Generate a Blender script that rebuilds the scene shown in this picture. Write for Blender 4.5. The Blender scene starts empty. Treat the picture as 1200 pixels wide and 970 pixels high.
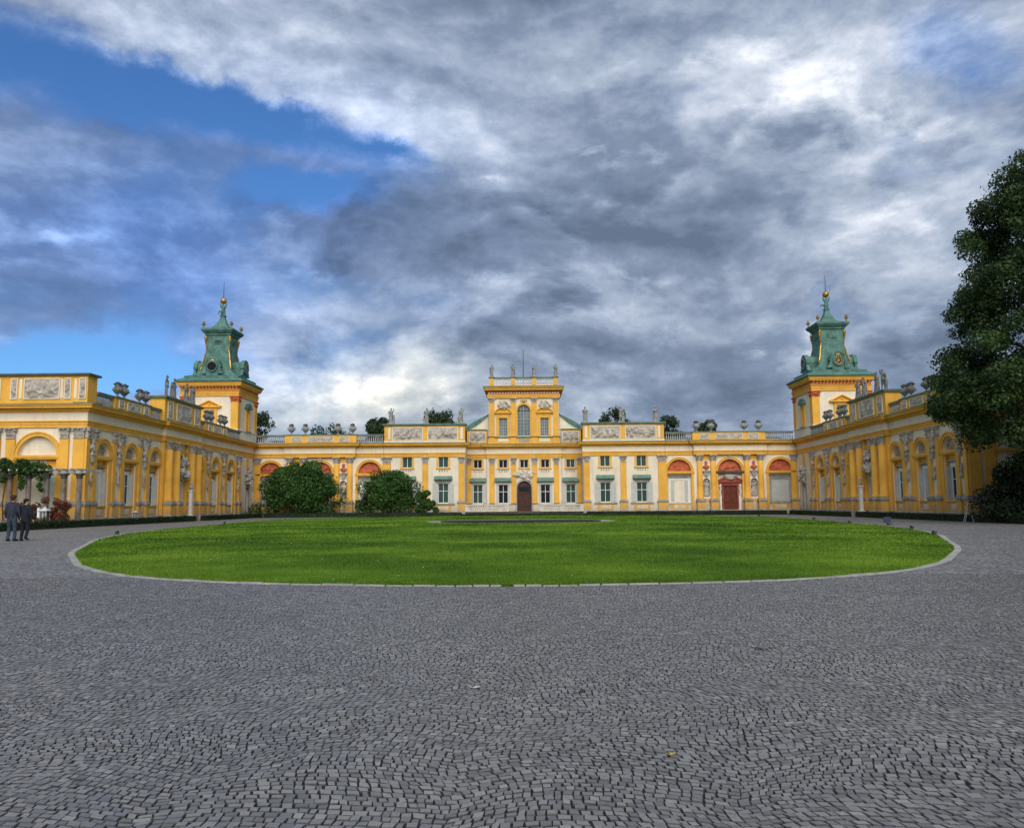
import bpy, math, random
import numpy as np
from mathutils import Matrix, Vector

random.seed(7)
S = bpy.context.scene
COL = S.collection
PI = math.pi
R = math.radians

# ------------------------------------------------------------------ camera
cam_d = bpy.data.cameras.new("camera")
cam = bpy.data.objects.new("camera", cam_d)
COL.objects.link(cam)
cam_d.sensor_fit = 'HORIZONTAL'
cam_d.sensor_width = 36.0
cam_d.lens = 960 * 36 / 1200
cam_d.clip_start = 0.1
cam_d.clip_end = 3000
PITCH, YAW, ROLL = R(6.16), R(1.028), R(0.372)
cam.matrix_world = (Matrix.Translation((0.34, 0, 1.4)) @ Matrix.Rotation(YAW, 4, 'Z')
                    @ Matrix.Rotation(PI / 2 + PITCH, 4, 'X') @ Matrix.Rotation(-ROLL, 4, 'Z'))
S.camera = cam

# ------------------------------------------------------------------ view
S.view_settings.view_transform = 'Standard'
S.view_settings.look = 'None'
S.view_settings.exposure = 1.28
S.view_settings.gamma = 1.0
S.render.engine = 'CYCLES'
S.cycles.max_bounces = 5
S.cycles.diffuse_bounces = 3
S.cycles.glossy_bounces = 2
S.cycles.transmission_bounces = 2
S.cycles.use_denoising = True

SUN_EL, SUN_AZ = R(37), R(3)      # sun stands behind the camera, a little to its right
SUN_DIR = Vector((math.sin(SUN_AZ) * math.cos(SUN_EL), -math.cos(SUN_AZ) * math.cos(SUN_EL), math.sin(SUN_EL)))
sun_d = bpy.data.lights.new("sun", 'SUN')
sun_d.energy = 1.25
sun_d.angle = R(58)      # overcast: the light comes from a wide patch of cloud
sun_d.color = (1.0, 0.95, 0.87)
sun = bpy.data.objects.new("sun", sun_d)
COL.objects.link(sun)
sun.rotation_euler = SUN_DIR.to_track_quat('Z', 'Y').to_euler()


# ------------------------------------------------------------------ node helper
class NB:
    """tiny expression helper over a node tree"""
    def __init__(self, tree):
        self.t = tree

    def n(self, typ, **kw):
        nd = self.t.nodes.new(typ)
        for k, v in kw.items():
            setattr(nd, k, v)
        return nd

    def link(self, a, b):
        if isinstance(a, (int, float)):
            b.default_value = a
        elif isinstance(a, tuple):
            b.default_value = a
        else:
            self.t.links.new(a, b)

    def m(self, op, a, b=None, c=None, clamp=False):
        nd = self.n('ShaderNodeMath', operation=op, use_clamp=clamp)
        self.link(a, nd.inputs[0])
        if b is not None:
            self.link(b, nd.inputs[1])
        if c is not None:
            self.link(c, nd.inputs[2])
        return nd.outputs[0]

    def vm(self, op, a, b=None):
        nd = self.n('ShaderNodeVectorMath', operation=op)
        self.link(a, nd.inputs[0])
        if b is not None:
            self.link(b, nd.inputs[1])
        return nd.outputs[0]

    def sep(self, v):
        nd = self.n('ShaderNodeSeparateXYZ')
        self.link(v, nd.inputs[0])
        return nd.outputs

    def comb(self, x, y, z):
        nd = self.n('ShaderNodeCombineXYZ')
        for i, q in enumerate((x, y, z)):
            self.link(q, nd.inputs[i])
        return nd.outputs[0]

    def noise(self, vec, scale, detail=4, rough=0.55, dist=0.0, out='Fac', lac=2.0):
        nd = self.n('ShaderNodeTexNoise')
        if vec is not None:
            self.link(vec, nd.inputs['Vector'])
        nd.inputs['Scale'].default_value = scale
        nd.inputs['Detail'].default_value = detail
        nd.inputs['Roughness'].default_value = rough
        nd.inputs['Distortion'].default_value = dist
        nd.inputs['Lacunarity'].default_value = lac
        return nd.outputs[out]

    def step(self, x, a, b, lo=0.0, hi=1.0):
        nd = self.n('ShaderNodeMapRange', interpolation_type='SMOOTHSTEP')
        self.link(x, nd.inputs[0])
        nd.inputs[1].default_value = a
        nd.inputs[2].default_value = b
        nd.inputs[3].default_value = lo
        nd.inputs[4].default_value = hi
        return nd.outputs[0]

    def mix(self, f, a, b, mode='MIX'):
        nd = self.n('ShaderNodeMix', data_type='RGBA', blend_type=mode)
        self.link(f, nd.inputs[0])
        for q, s in ((a, nd.inputs[6]), (b, nd.inputs[7])):
            if isinstance(q, tuple) and len(q) == 3:
                q = q + (1.0,)
            self.link(q, s)
        return nd.outputs[2]

    def ramp(self, f, stops):
        nd = self.n('ShaderNodeValToRGB')
        self.link(f, nd.inputs[0])
        e = nd.color_ramp.elements
        while len(e) < len(stops):
            e.new(0.5)
        for i, (p, c) in enumerate(stops):
            e[i].position = p
            e[i].color = tuple(c) + (1.0,)
        return nd.outputs[0]


# ------------------------------------------------------------------ sky
W = bpy.data.worlds.new("World")
S.world = W
W.use_nodes = True
wt = W.node_tree
wt.nodes.clear()
b = NB(wt)
sky = b.n('ShaderNodeTexSky', sky_type='NISHITA', sun_disc=False)
sky.sun_elevation = SUN_EL
sky.sun_rotation = PI - SUN_AZ
sky.air_density = 1.0
sky.dust_density = 0.6
sky.ozone_density = 2.0
tc = b.n('ShaderNodeTexCoord')
D3 = b.vm('NORMALIZE', tc.outputs['Generated'])
dx, dy, dz = b.sep(D3)
zc = b.m('MAXIMUM', dz, 0.0)
den = b.m('ADD', zc, 0.30)
px_ = b.m('DIVIDE', dx, den)
py_ = b.m('DIVIDE', dy, den)
P2 = b.comb(px_, py_, b.m('MULTIPLY', zc, 2.6))
warp = b.n('ShaderNodeTexNoise')
b.link(P2, warp.inputs['Vector'])
warp.inputs['Scale'].default_value = 1.7
warp.inputs['Detail'].default_value = 3
wv = b.vm('MULTIPLY', b.vm('SUBTRACT', warp.outputs['Color'], (0.5, 0.5, 0.5)), (0.35, 0.35, 0.3))
PW = b.vm('ADD', P2, wv)
ft = b.m('MAXIMUM', dy, 0.05)
A = b.m('DIVIDE', dx, ft)          # tangent of azimuth, towards the palace
E_ = b.m('DIVIDE', dz, ft)         # tangent of elevation
front = b.step(dy, 0.15, 0.45)
w2 = b.n('ShaderNodeTexNoise')
b.link(D3, w2.inputs['Vector'])
w2.inputs['Scale'].default_value = 5.0
w2.inputs['Detail'].default_value = 7
w2.inputs['Roughness'].default_value = 0.62
wx, wy, wz = b.sep(b.vm('SUBTRACT', w2.outputs['Color'], (0.5, 0.5, 0.5)))
A2 = b.m('MULTIPLY_ADD', wx, 0.26, A)
E2 = b.m('MULTIPLY_ADD', wy, 0.16, E_)


def sky_at(x, y):
    """picture position of the photograph -> tangent azimuth / elevation of that part of the sky"""
    return (x - 618) / 954.0 * 1.0, (588.5 - y) / 954.0 * (1.0 + 0.06 * (588.5 - y) / 588.5)


def cloud_bank(x, y, rx, ry, ang=0.0):
    a0, e0 = sky_at(x, y)
    c, s = math.cos(ang), math.sin(ang)
    da = b.m('SUBTRACT', A2, a0)
    de = b.m('SUBTRACT', E2, e0)
    u = b.m('MULTIPLY_ADD', da, c, b.m('MULTIPLY', de, s))
    v = b.m('MULTIPLY_ADD', da, -s, b.m('MULTIPLY', de, c))
    u = b.m('DIVIDE', u, rx / 954.0)
    v = b.m('DIVIDE', v, ry / 954.0)
    q = b.m('ADD', b.m('MULTIPLY', u, u), b.m('MULTIPLY', v, v))
    g = b.m('EXPONENT', b.m('MULTIPLY', q, -1.0))
    return b.m('MULTIPLY', g, front)


def acc(items):
    tot = 0.0
    for amp, args in items:
        tot = b.m('MULTIPLY_ADD', cloud_bank(*args), amp, tot)
    return tot


n_big = b.noise(PW, 1.3, 5, 0.5)
wq = b.n('ShaderNodeTexNoise')
b.link(D3, wq.inputs['Vector'])
wq.inputs['Scale'].default_value = 4.0
wq.inputs['Detail'].default_value = 2
Q = b.vm('ADD', b.vm('MULTIPLY', D3, (1.0, 1.0, 2.0)), b.vm('MULTIPLY', b.vm('SUBTRACT', wq.outputs['Color'], (0.5, 0.5, 0.5)), (0.09, 0.09, 0.09)))
n_mid = b.noise(Q, 4.6, 12, 0.60)
n_mid2 = b.noise(b.vm('ADD', Q, (0.012, 0.0, 0.038)), 4.6, 12, 0.60)
n_fine = b.noise(Q, 24.0, 7, 0.65)
relief = b.m('SUBTRACT', n_mid, n_mid2)       # billows: lit above, shaded below
# holes of clear sky
hole = acc([
    (1.35, (70, 80, 220, 52, -0.22)), (1.15, (300, 142, 160, 32, -0.40)), (1.35, (345, 231, 60, 20, -0.05)),
    (0.9, (440, 187, 45, 14, -0.2)), (1.8, (50, 420, 190, 32, 0.0)), (0.55, (1160, 80, 110, 50, 0.1)),
    (0.75, (1140, 0, 60, 20, 0.0)), (0.30, (120, 260, 240, 90, -0.1)), (0.30, (200, 345, 160, 40, 0.0)),
    (-0.5, (260, 80, 260, 30, -0.40)), (-0.35, (70, 165, 80, 22, 0.2)),
])
clear = b.m('ADD', hole, b.m('MULTIPLY', b.m('SUBTRACT', 0.5, n_mid), 2.3))
cover = b.step(clear, 0.0, 1.15, 1.0, 0.0)
# how much light comes through the cloud
bright = acc([
    (0.34, (300, 85, 330, 44, -0.40)), (0.10, (200, 20, 260, 40, -0.2)), (0.60, (450, 455, 150, 42, 0.05)), (0.22, (470, 345, 170, 30, 0.0)),
    (0.16, (700, 380, 240, 34, 0.0)), (0.22, (860, 70, 150, 70, -0.2)), (0.20, (990, 130, 140, 60, 0.1)),
    (0.20, (1090, 200, 150, 120, 0.0)), (0.30, (60, 275, 90, 14, 0.05)), (0.22, (100, 385, 130, 12, 0.0)), (0.15, (560, 240, 60, 30, 0.5)),
    (0.32, (740, 452, 60, 22, 0.2)), (0.30, (1010, 290, 120, 50, 0.0)), (0.10, (680, 120, 150, 80, 0.0)),
    (-0.30, (640, 275, 300, 50, 0.0)), (-0.20, (470, 245, 150, 36, 0.0)), (-0.18, (830, 300, 170, 34, 0.0)),
    (-0.20, (230, 265, 150, 20, 0.05)), (-0.20, (740, 405, 150, 24, 0.0)), (-0.26, (840, 450, 110, 24, 0.05)),
    (-0.16, (800, 180, 120, 60, -0.3)), (-0.20, (640, 6, 90, 22, 0.0)), (-0.14, (420, 90, 90, 40, -0.2)), (-0.2, (980, 170, 60, 26, -0.3)), (-0.16, (520, 395, 90, 18, 0.0)),
    (-0.10, (540, 110, 120, 60, 0.0)), (-0.18, (830, 40, 80, 26, 0.3)),
])
lum = b.m('MULTIPLY_ADD', b.m('SUBTRACT', n_big, 0.5), 0.55, 0.47)
lum = b.m('MULTIPLY_ADD', b.m('SUBTRACT', n_mid, 0.5), 0.45, lum)
lum = b.m('MULTIPLY_ADD', relief, 0.55, lum)
lum = b.m('MULTIPLY_ADD', b.m('SUBTRACT', n_fine, 0.5), 0.24, lum)
bright = b.m('MULTIPLY', bright, 0.62)
lum = b.m('ADD', lum, bright)
calm = cloud_bank(300, 90, 420, 110, -0.4)     # the smooth veil at upper left carries few lumps


def bank(seed, scale, th, soft, edge, core, lift, amt):
    """one layer of lumpy cloud: crisp bright rims, dark bellies"""
    global lum
    off = b.vm('ADD', Q, seed)
    n1 = b.noise(off, scale, 12, 0.56)
    n2 = b.noise(b.vm('ADD', off, (0.01, 0.0, 0.16 / scale)), scale, 12, 0.56)
    thv = b.m('MULTIPLY_ADD', calm, 0.16, th)
    d = b.m('SUBTRACT', n1, thv)
    al = b.m('MULTIPLY', b.step(d, 0.0, soft), amt)
    li = b.m('ADD', b.step(d, 0.0, 0.16, edge, core), b.m('MULTIPLY', b.m('SUBTRACT', n1, n2), lift))
    li = b.m('MULTIPLY_ADD', b.m('SUBTRACT', n_fine, 0.5), 0.30, li)
    li = b.m('MULTIPLY_ADD', bright, 0.75, li)
    lum = b.m('ADD', b.m('MULTIPLY', lum, b.m('SUBTRACT', 1.0, al)), b.m('MULTIPLY', li, al))


bank((1.3, 4.1, 2.2), 3.0, 0.50, 0.10, 0.64, 0.27, 2.1, 0.9)
bank((7.7, 0.6, 5.9), 4.6, 0.52, 0.10, 0.62, 0.25, 2.0, 0.9)
bank((2.9, 8.8, 1.1), 9.0, 0.56, 0.12, 0.56, 0.30, 1.4, 0.5)
lum = b.m('MULTIPLY_ADD', b.m('SUBTRACT', lum, 0.5), 1.62, 0.345)
cl_col = b.ramp(lum, [(0.0, (0.080, 0.108, 0.158)), (0.28, (0.140, 0.178, 0.250)), (0.52, (0.252, 0.296, 0.372)),
                      (0.75, (0.43, 0.465, 0.53)), (1.0, (0.78, 0.78, 0.78))])
veil = b.m('MULTIPLY', cloud_bank(130, 265, 340, 190, 0.0), 0.9)
cl_col = b.mix(veil, cl_col, b.mix(1.0, cl_col, (0.50, 0.76, 1.24), 'MULTIPLY'))
warm = cloud_bank(430, 470, 170, 48)
cl_col = b.mix(b.m('MULTIPLY', warm, 0.85), cl_col, b.mix(1.0, cl_col, (1.10, 1.02, 0.80), 'MULTIPLY'))
# nearness of the blue gaps tints the thin cloud
thin = b.m('MULTIPLY', b.step(hole, 0.1, 0.7), 0.55)
cl_col = b.mix(thin, cl_col, b.mix(1.0, cl_col, (0.60, 0.86, 1.30), 'MULTIPLY'))
blue = b.mix(1.0, sky.outputs[0], (0.030, 0.052, 0.078), 'MULTIPLY')
colr = b.mix(cover, blue, cl_col)
# display exposure of the clouds
bgn = b.n('ShaderNodeBackground')
b.link(colr, bgn.inputs[0])
bgn.inputs[1].default_value = 0.71
outw = b.n('ShaderNodeOutputWorld')
b.link(bgn.outputs[0], outw.inputs[0])

# ------------------------------------------------------------------ materials
MATS = {}


def material(name, col, rough=0.8, var=0.18, scale=1.2, bump=0.0, bscale=20.0, metal=0.0, stain=None, stain_amt=0.0,
             spec=0.3, coords='world', fine=0.0, streak=False, base_dirt=0.0):
    m = bpy.data.materials.new(name)
    m.use_nodes = True
    t = m.node_tree
    t.nodes.clear()
    q = NB(t)
    bs = q.n('ShaderNodeBsdfPrincipled')
    out = q.n('ShaderNodeOutputMaterial')
    q.link(bs.outputs[0], out.inputs[0])
    geo = q.n('ShaderNodeNewGeometry')
    pos = geo.outputs['Position']
    f = q.noise(pos, scale, 5, 0.6)
    lo = tuple(c * (1 - var) for c in col)
    hi = tuple(min(1, c * (1 + var)) for c in col)
    c = q.mix(q.step(f, 0.3, 0.7), lo, hi)
    if fine:
        g = q.noise(pos, scale * 14, 4, 0.7)
        c = q.mix(q.m('MULTIPLY', q.step(g, 0.45, 0.75), fine), c, tuple(x * 0.55 for x in col))
    if stain is not None:
        sv = pos
        if streak:
            sv = q.vm('MULTIPLY', pos, (3.0, 3.0, 0.35))
        g = q.noise(sv, scale * 1.7, 6, 0.65)
        c = q.mix(q.m('MULTIPLY', q.step(g, 0.48, 0.72), stain_amt), c, stain)
    if base_dirt:          # damp and splash dirt on the lowest metre of the walls
        hz = q.sep(pos)[2]
        d = q.m('MULTIPLY', q.step(q.m('MULTIPLY_ADD', q.noise(pos, 2.2, 5, 0.65), -1.6, hz), -0.6, 0.9, 1.0, 0.0), base_dirt)
        c = q.mix(d, c, (0.30, 0.26, 0.19))
        pt = q.noise(pos, 0.33, 3, 0.5)
        c = q.mix(q.m('MULTIPLY', q.step(pt, 0.42, 0.62), 0.22), c, q.mix(1.0, c, (0.80, 0.80, 0.84), 'MULTIPLY'))
    q.link(c, bs.inputs['Base Color'])
    bs.inputs['Roughness'].default_value = rough
    bs.inputs['Metallic'].default_value = metal
    bs.inputs['Specular IOR Level'].default_value = spec
    if bump:
        bn = q.n('ShaderNodeBump')
        bn.inputs['Strength'].default_value = bump
        bn.inputs['Distance'].default_value = 0.02
        q.link(q.noise(pos, bscale, 5, 0.65), bn.inputs['Height'])
        q.link(bn.outputs[0], bs.inputs['Normal'])
    MATS[name] = m
    return m


material('yellow_plaster', (0.81, 0.43, 0.066), 0.85, 0.10, 0.8, 0.25, 9, stain=(0.60, 0.30, 0.06), stain_amt=0.6, streak=True, base_dirt=0.5)
material('cream_plaster', (0.80, 0.71, 0.55), 0.85, 0.06, 0.7, 0.2, 9, stain=(0.58, 0.50, 0.38), stain_amt=0.55, streak=True, base_dirt=0.6)
material('white_trim', (0.78, 0.75, 0.68), 0.7, 0.06, 1.0, stain=(0.55, 0.5, 0.42), stain_amt=0.3)
material('carved_stone', (0.47, 0.42, 0.36), 0.9, 0.25, 2.5, 0.5, 14, stain=(0.20, 0.18, 0.16), stain_amt=0.6)
material('backlit_stone', (0.20, 0.198, 0.185), 0.9, 0.3, 3.0, 0.4, 20, stain=(0.055, 0.055, 0.055), stain_amt=0.75, streak=True)  # statue stone darkened in its colour to stand for backlight, plus streaked stains
material('dark_roof', (0.06, 0.065, 0.06), 0.9, 0.2, 1.0)
material('grey_stone', (0.36, 0.345, 0.315), 0.9, 0.22, 1.5, 0.5, 14, stain=(0.17, 0.16, 0.14), stain_amt=0.6)
material('statue_stone', (0.29, 0.29, 0.275), 0.9, 0.25, 3.0, 0.4, 20, stain=(0.09, 0.09, 0.09), stain_amt=0.75, streak=True)
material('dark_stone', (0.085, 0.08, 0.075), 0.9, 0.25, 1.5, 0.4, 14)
material('carved_light', (0.62, 0.57, 0.48), 0.9, 0.15, 2.5, 0.4, 14, stain=(0.34, 0.31, 0.27), stain_amt=0.6)
material('terracotta', (0.52, 0.13, 0.060), 0.85, 0.22, 2.0, 0.4, 14, stain=(0.30, 0.07, 0.04), stain_amt=0.5)
material('red_marble', (0.34, 0.075, 0.050), 0.7, 0.2, 2.0, 0.2, 14)
material('copper', (0.095, 0.205, 0.170), 0.7, 0.30, 1.6, 0.3, 6, stain=(0.045, 0.11, 0.088), stain_amt=0.7, streak=True)
material('lead_green', (0.145, 0.215, 0.155), 0.7, 0.2, 1.2, stain=(0.08, 0.12, 0.09), stain_amt=0.6)
material('pale_copper', (0.130, 0.225, 0.175), 0.75, 0.25, 1.6, stain=(0.08, 0.15, 0.12), stain_amt=0.5)
material('gold', (0.50, 0.30, 0.06), 0.42, 0.35, 4.0, metal=0.7, stain=(0.16, 0.10, 0.03), stain_amt=0.5)
material('iron', (0.045, 0.045, 0.05), 0.6, 0.2, 3.0)
material('brown_door', (0.060, 0.022, 0.014), 0.55, 0.3, 3.0, 0.3, 12)
material('red_door', (0.14, 0.030, 0.015), 0.6, 0.3, 2.5, 0.3, 10)
material('shutter_paint', (0.50, 0.51, 0.48), 0.7, 0.08, 1.5)
material('green_shutter', (0.50, 0.56, 0.46), 0.75, 0.08, 1.5)
material('white_paint', (0.76, 0.76, 0.72), 0.6, 0.05, 1.5)
material('dark_lead', (0.075, 0.09, 0.08), 0.8, 0.2, 1.2)
material('kerb_stone', (0.34, 0.335, 0.31), 0.9, 0.2, 2.0, 0.4, 20, stain=(0.22, 0.21, 0.18), stain_amt=0.6)
material('bark', (0.075, 0.055, 0.04), 0.95, 0.3, 4.0, 0.8, 12)
material('old_wood', (0.40, 0.38, 0.33), 0.9, 0.25, 3.0, 0.5, 14)
material('pergola_stone', (0.20, 0.17, 0.145), 0.9, 0.3, 2.0, 0.5, 10, stain=(0.09, 0.075, 0.065), stain_amt=0.6, streak=True)
material('skin', (0.55, 0.33, 0.24), 0.6, 0.08, 6.0)
material('hair_brown', (0.055, 0.022, 0.012), 0.7, 0.3, 30.0)
material('hair_dark', (0.016, 0.008, 0.008), 0.7, 0.3, 30.0)
material('jacket_grey', (0.030, 0.033, 0.048), 0.9, 0.15, 8.0)
material('jacket_navy', (0.014, 0.015, 0.026), 0.9, 0.15, 8.0)
material('jeans', (0.035, 0.055, 0.085), 0.9, 0.2, 8.0)
material('trousers_dark', (0.013, 0.014, 0.022), 0.9, 0.2, 8.0)
material('shoe', (0.012, 0.011, 0.012), 0.5, 0.2, 8.0)
material('shoe_sole', (0.62, 0.62, 0.62), 0.6, 0.1, 8.0)
material('soil', (0.022, 0.019, 0.014), 1.0, 0.3, 3.0, 0.7, 14)
material('gravel', (0.30, 0.30, 0.25), 1.0, 0.2, 6.0, 0.5, 40)
material('sign_blue', (0.035, 0.042, 0.075), 0.5, 0.1, 4.0)
material('lamp_glass', (0.16, 0.17, 0.16), 0.15, 0.1, 4.0, spec=0.5)


def glass(name, col, rough=0.06):
    m = material(name, col, rough, 0.25, 0.6, spec=0.45)
    return m


glass('glass_dark', (0.010, 0.012, 0.013))
glass('glass_green', (0.034, 0.070, 0.052), 0.12)
material('lantern_paint', (0.58, 0.58, 0.55), 0.6, 0.06, 2.0)
glass('glass_pale', (0.17, 0.21, 0.215), 0.10)


def foliage(name, c1, c2, c3, rough=0.55, nscale=0.5, rw=0.55):
    m = bpy.data.materials.new(name)
    m.use_nodes = True
    t = m.node_tree
    t.nodes.clear()
    q = NB(t)
    bs = q.n('ShaderNodeBsdfPrincipled')
    out = q.n('ShaderNodeOutputMaterial')
    geo = q.n('ShaderNodeNewGeometry')
    rnd = geo.outputs['Random Per Island']
    nz = q.step(q.noise(geo.outputs['Position'], nscale, 5, 0.62), 0.3, 0.7)
    f = q.m('MULTIPLY_ADD', rnd, rw, q.m('MULTIPLY', nz, 1.05 - rw))
    q.link(q.ramp(f, [(0.2, c1), (0.55, c2), (0.9, c3)]), bs.inputs['Base Color'])
    bs.inputs['Roughness'].default_value = rough
    bs.inputs['Specular IOR Level'].default_value = 0.25
    tr = q.n('ShaderNodeBsdfTranslucent')
    q.link(q.ramp(f, [(0.2, c1), (0.9, tuple(min(1, x * 1.3) for x in c3))]), tr.inputs[0])
    mx = q.n('ShaderNodeMixShader')
    mx.inputs[0].default_value = 0.22
    q.link(bs.outputs[0], mx.inputs[1])
    q.link(tr.outputs[0], mx.inputs[2])
    q.link(mx.outputs[0], out.inputs[0])
    MATS[name] = m


foliage('leaf_dark', (0.014, 0.030, 0.009), (0.034, 0.066, 0.017), (0.070, 0.125, 0.030))
foliage('leaf_bush', (0.016, 0.046, 0.010), (0.040, 0.102, 0.019), (0.095, 0.195, 0.038))
foliage('leaf_far', (0.018, 0.034, 0.018), (0.040, 0.070, 0.030), (0.075, 0.115, 0.048))
foliage('leaf_yew', (0.008, 0.016, 0.008), (0.014, 0.028, 0.012), (0.028, 0.046, 0.018))
foliage('leaf_hedge', (0.010, 0.022, 0.006), (0.020, 0.042, 0.010), (0.036, 0.072, 0.016), nscale=2.0)
foliage('leaf_vine', (0.020, 0.050, 0.012), (0.040, 0.090, 0.020), (0.075, 0.150, 0.030), nscale=1.0)
foliage('leaf_bright', (0.06, 0.13, 0.02), (0.11, 0.21, 0.03), (0.17, 0.28, 0.05), nscale=1.0)
foliage('petal_red', (0.10, 0.006, 0.014), (0.20, 0.012, 0.024), (0.34, 0.025, 0.04), nscale=1.0)
foliage('petal_pink', (0.45, 0.10, 0.14), (0.55, 0.2, 0.24), (0.62, 0.3, 0.3), nscale=1.0)
foliage('grass_blade', (0.040, 0.094, 0.004), (0.088, 0.180, 0.009), (0.185, 0.290, 0.022), nscale=0.17, rw=0.30)
foliage('daisy_white', (0.5, 0.5, 0.45), (0.6, 0.6, 0.55), (0.65, 0.65, 0.6))


def stone_paving():
    # separate setts, each a slightly different grey (colour per piece, wear in patches)
    m = bpy.data.materials.new('sett_granite')
    m.use_nodes = True
    t = m.node_tree
    t.nodes.clear()
    q = NB(t)
    bs = q.n('ShaderNodeBsdfPrincipled')
    out = q.n('ShaderNodeOutputMaterial')
    q.link(bs.outputs[0], out.inputs[0])
    geo = q.n('ShaderNodeNewGeometry')
    pos = geo.outputs['Position']
    info = q.n('ShaderNodeObjectInfo')
    rnd = q.m('FRACT', q.m('ADD', geo.outputs['Random Per Island'], info.outputs['Random']))
    c = q.ramp(rnd, [(0.0, (0.128, 0.124, 0.122)), (0.45, (0.190, 0.185, 0.179)), (0.75, (0.226, 0.219, 0.211)), (0.92, (0.250, 0.234, 0.212)), (1.0, (0.300, 0.291, 0.272))])
    patch = q.noise(pos, 0.45, 4, 0.6)
    c = q.mix(q.m('MULTIPLY', q.step(patch, 0.38, 0.66), 0.45), c, q.mix(1.0, c, (1.30, 1.28, 1.24), 'MULTIPLY'))
    g = q.noise(pos, 90, 3, 0.7)
    c = q.mix(q.m('MULTIPLY', q.step(g, 0.42, 0.7), 0.4), c, (0.055, 0.056, 0.063))
    q.link(c, bs.inputs['Base Color'])
    bs.inputs['Roughness'].default_value = 0.46
    bs.inputs['Specular IOR Level'].default_value = 0.6
    bn = q.n('ShaderNodeBump')
    bn.inputs['Strength'].default_value = 0.5
    bn.inputs['Distance'].default_value = 0.006
    q.link(q.noise(pos, 55, 4, 0.65), bn.inputs['Height'])
    q.link(bn.outputs[0], bs.inputs['Normal'])
    MATS['sett_granite'] = m

    # the same paving farther off, where single setts can no longer be told apart
    m = bpy.data.materials.new('far_setts')
    m.use_nodes = True
    t = m.node_tree
    t.nodes.clear()
    q = NB(t)
    bs = q.n('ShaderNodeBsdfPrincipled')
    out = q.n('ShaderNodeOutputMaterial')
    q.link(bs.outputs[0], out.inputs[0])
    geo = q.n('ShaderNodeNewGeometry')
    pos = geo.outputs['Position']
    vo = q.n('ShaderNodeTexVoronoi')
    vo.inputs['Scale'].default_value = 13.0
    q.link(pos, vo.inputs['Vector'])
    r, g_, b_ = q.sep(vo.outputs['Color'])
    c = q.ramp(r, [(0.0, (0.128, 0.124, 0.121)), (0.5, (0.213, 0.207, 0.200)), (1.0, (0.32, 0.310, 0.290))])
    gap = q.step(vo.outputs['Distance'], 0.42, 0.62)
    c = q.mix(q.m('MULTIPLY', gap, 0.7), c, (0.03, 0.03, 0.032))
    patch = q.noise(pos, 0.30, 5, 0.62)
    c = q.mix(q.m('MULTIPLY', q.step(patch, 0.38, 0.66), 0.5), c, q.mix(1.0, c, (1.35, 1.33, 1.28), 'MULTIPLY'))
    q.link(c, bs.inputs['Base Color'])
    bs.inputs['Roughness'].default_value = 0.6
    bs.inputs['Specular IOR Level'].default_value = 0.5
    MATS['far_setts'] = m

    material('sett_side', (0.085, 0.085, 0.088), 0.9, 0.3, 8.0, stain=(0.045, 0.047, 0.030), stain_amt=0.5)
    m = material('joint_earth', (0.030, 0.029, 0.030), 1.0, 0.3, 1.0, 0.6, 60, stain=(0.030, 0.036, 0.012), stain_amt=0.6)


stone_paving()


def lawn_material():
    m = bpy.data.materials.new('lawn_turf')
    m.use_nodes = True
    t = m.node_tree
    t.nodes.clear()
    q = NB(t)
    bs = q.n('ShaderNodeBsdfPrincipled')
    out = q.n('ShaderNodeOutputMaterial')
    q.link(bs.outputs[0], out.inputs[0])
    pos = q.n('ShaderNodeNewGeometry').outputs['Position']
    f = q.noise(pos, 0.17, 5, 0.62)
    c = q.ramp(f, [(0.34, (0.046, 0.112, 0.004)), (0.5, (0.092, 0.188, 0.008)), (0.66, (0.165, 0.262, 0.017))])
    str_ = q.noise(q.vm('MULTIPLY', pos, (0.35, 1.6, 1.0)), 0.8, 5, 0.6)
    c = q.mix(q.m('MULTIPLY', q.step(str_, 0.45, 0.7), 0.35), c, (0.050, 0.130, 0.005))
    g = q.noise(pos, 7.0, 5, 0.7)
    c = q.mix(q.m('MULTIPLY', q.step(g, 0.48, 0.7), 0.5), c, (0.038, 0.095, 0.004))
    q.link(c, bs.inputs['Base Color'])
    bs.inputs['Roughness'].default_value = 0.9
    bs.inputs['Specular IOR Level'].default_value = 0.1
    bn = q.n('ShaderNodeBump')
    bn.inputs['Strength'].default_value = 0.8
    bn.inputs['Distance'].default_value = 0.05
    q.link(q.noise(pos, 16, 5, 0.7), bn.inputs['Height'])
    q.link(bn.outputs[0], bs.inputs['Normal'])
    MATS['lawn_turf'] = m


lawn_material()

# ------------------------------------------------------------------ mesh helpers
MESH = {}
WM = {}          # world matrices


def T(x=0, y=0, z=0):
    return Matrix.Translation((x, y, z))


def RZ(a):
    return Matrix.Rotation(a, 4, 'Z')


def SC(x, y=None, z=None):
    if y is None:
        y = z = x
    return Matrix.Diagonal((x, y, z, 1))


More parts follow.
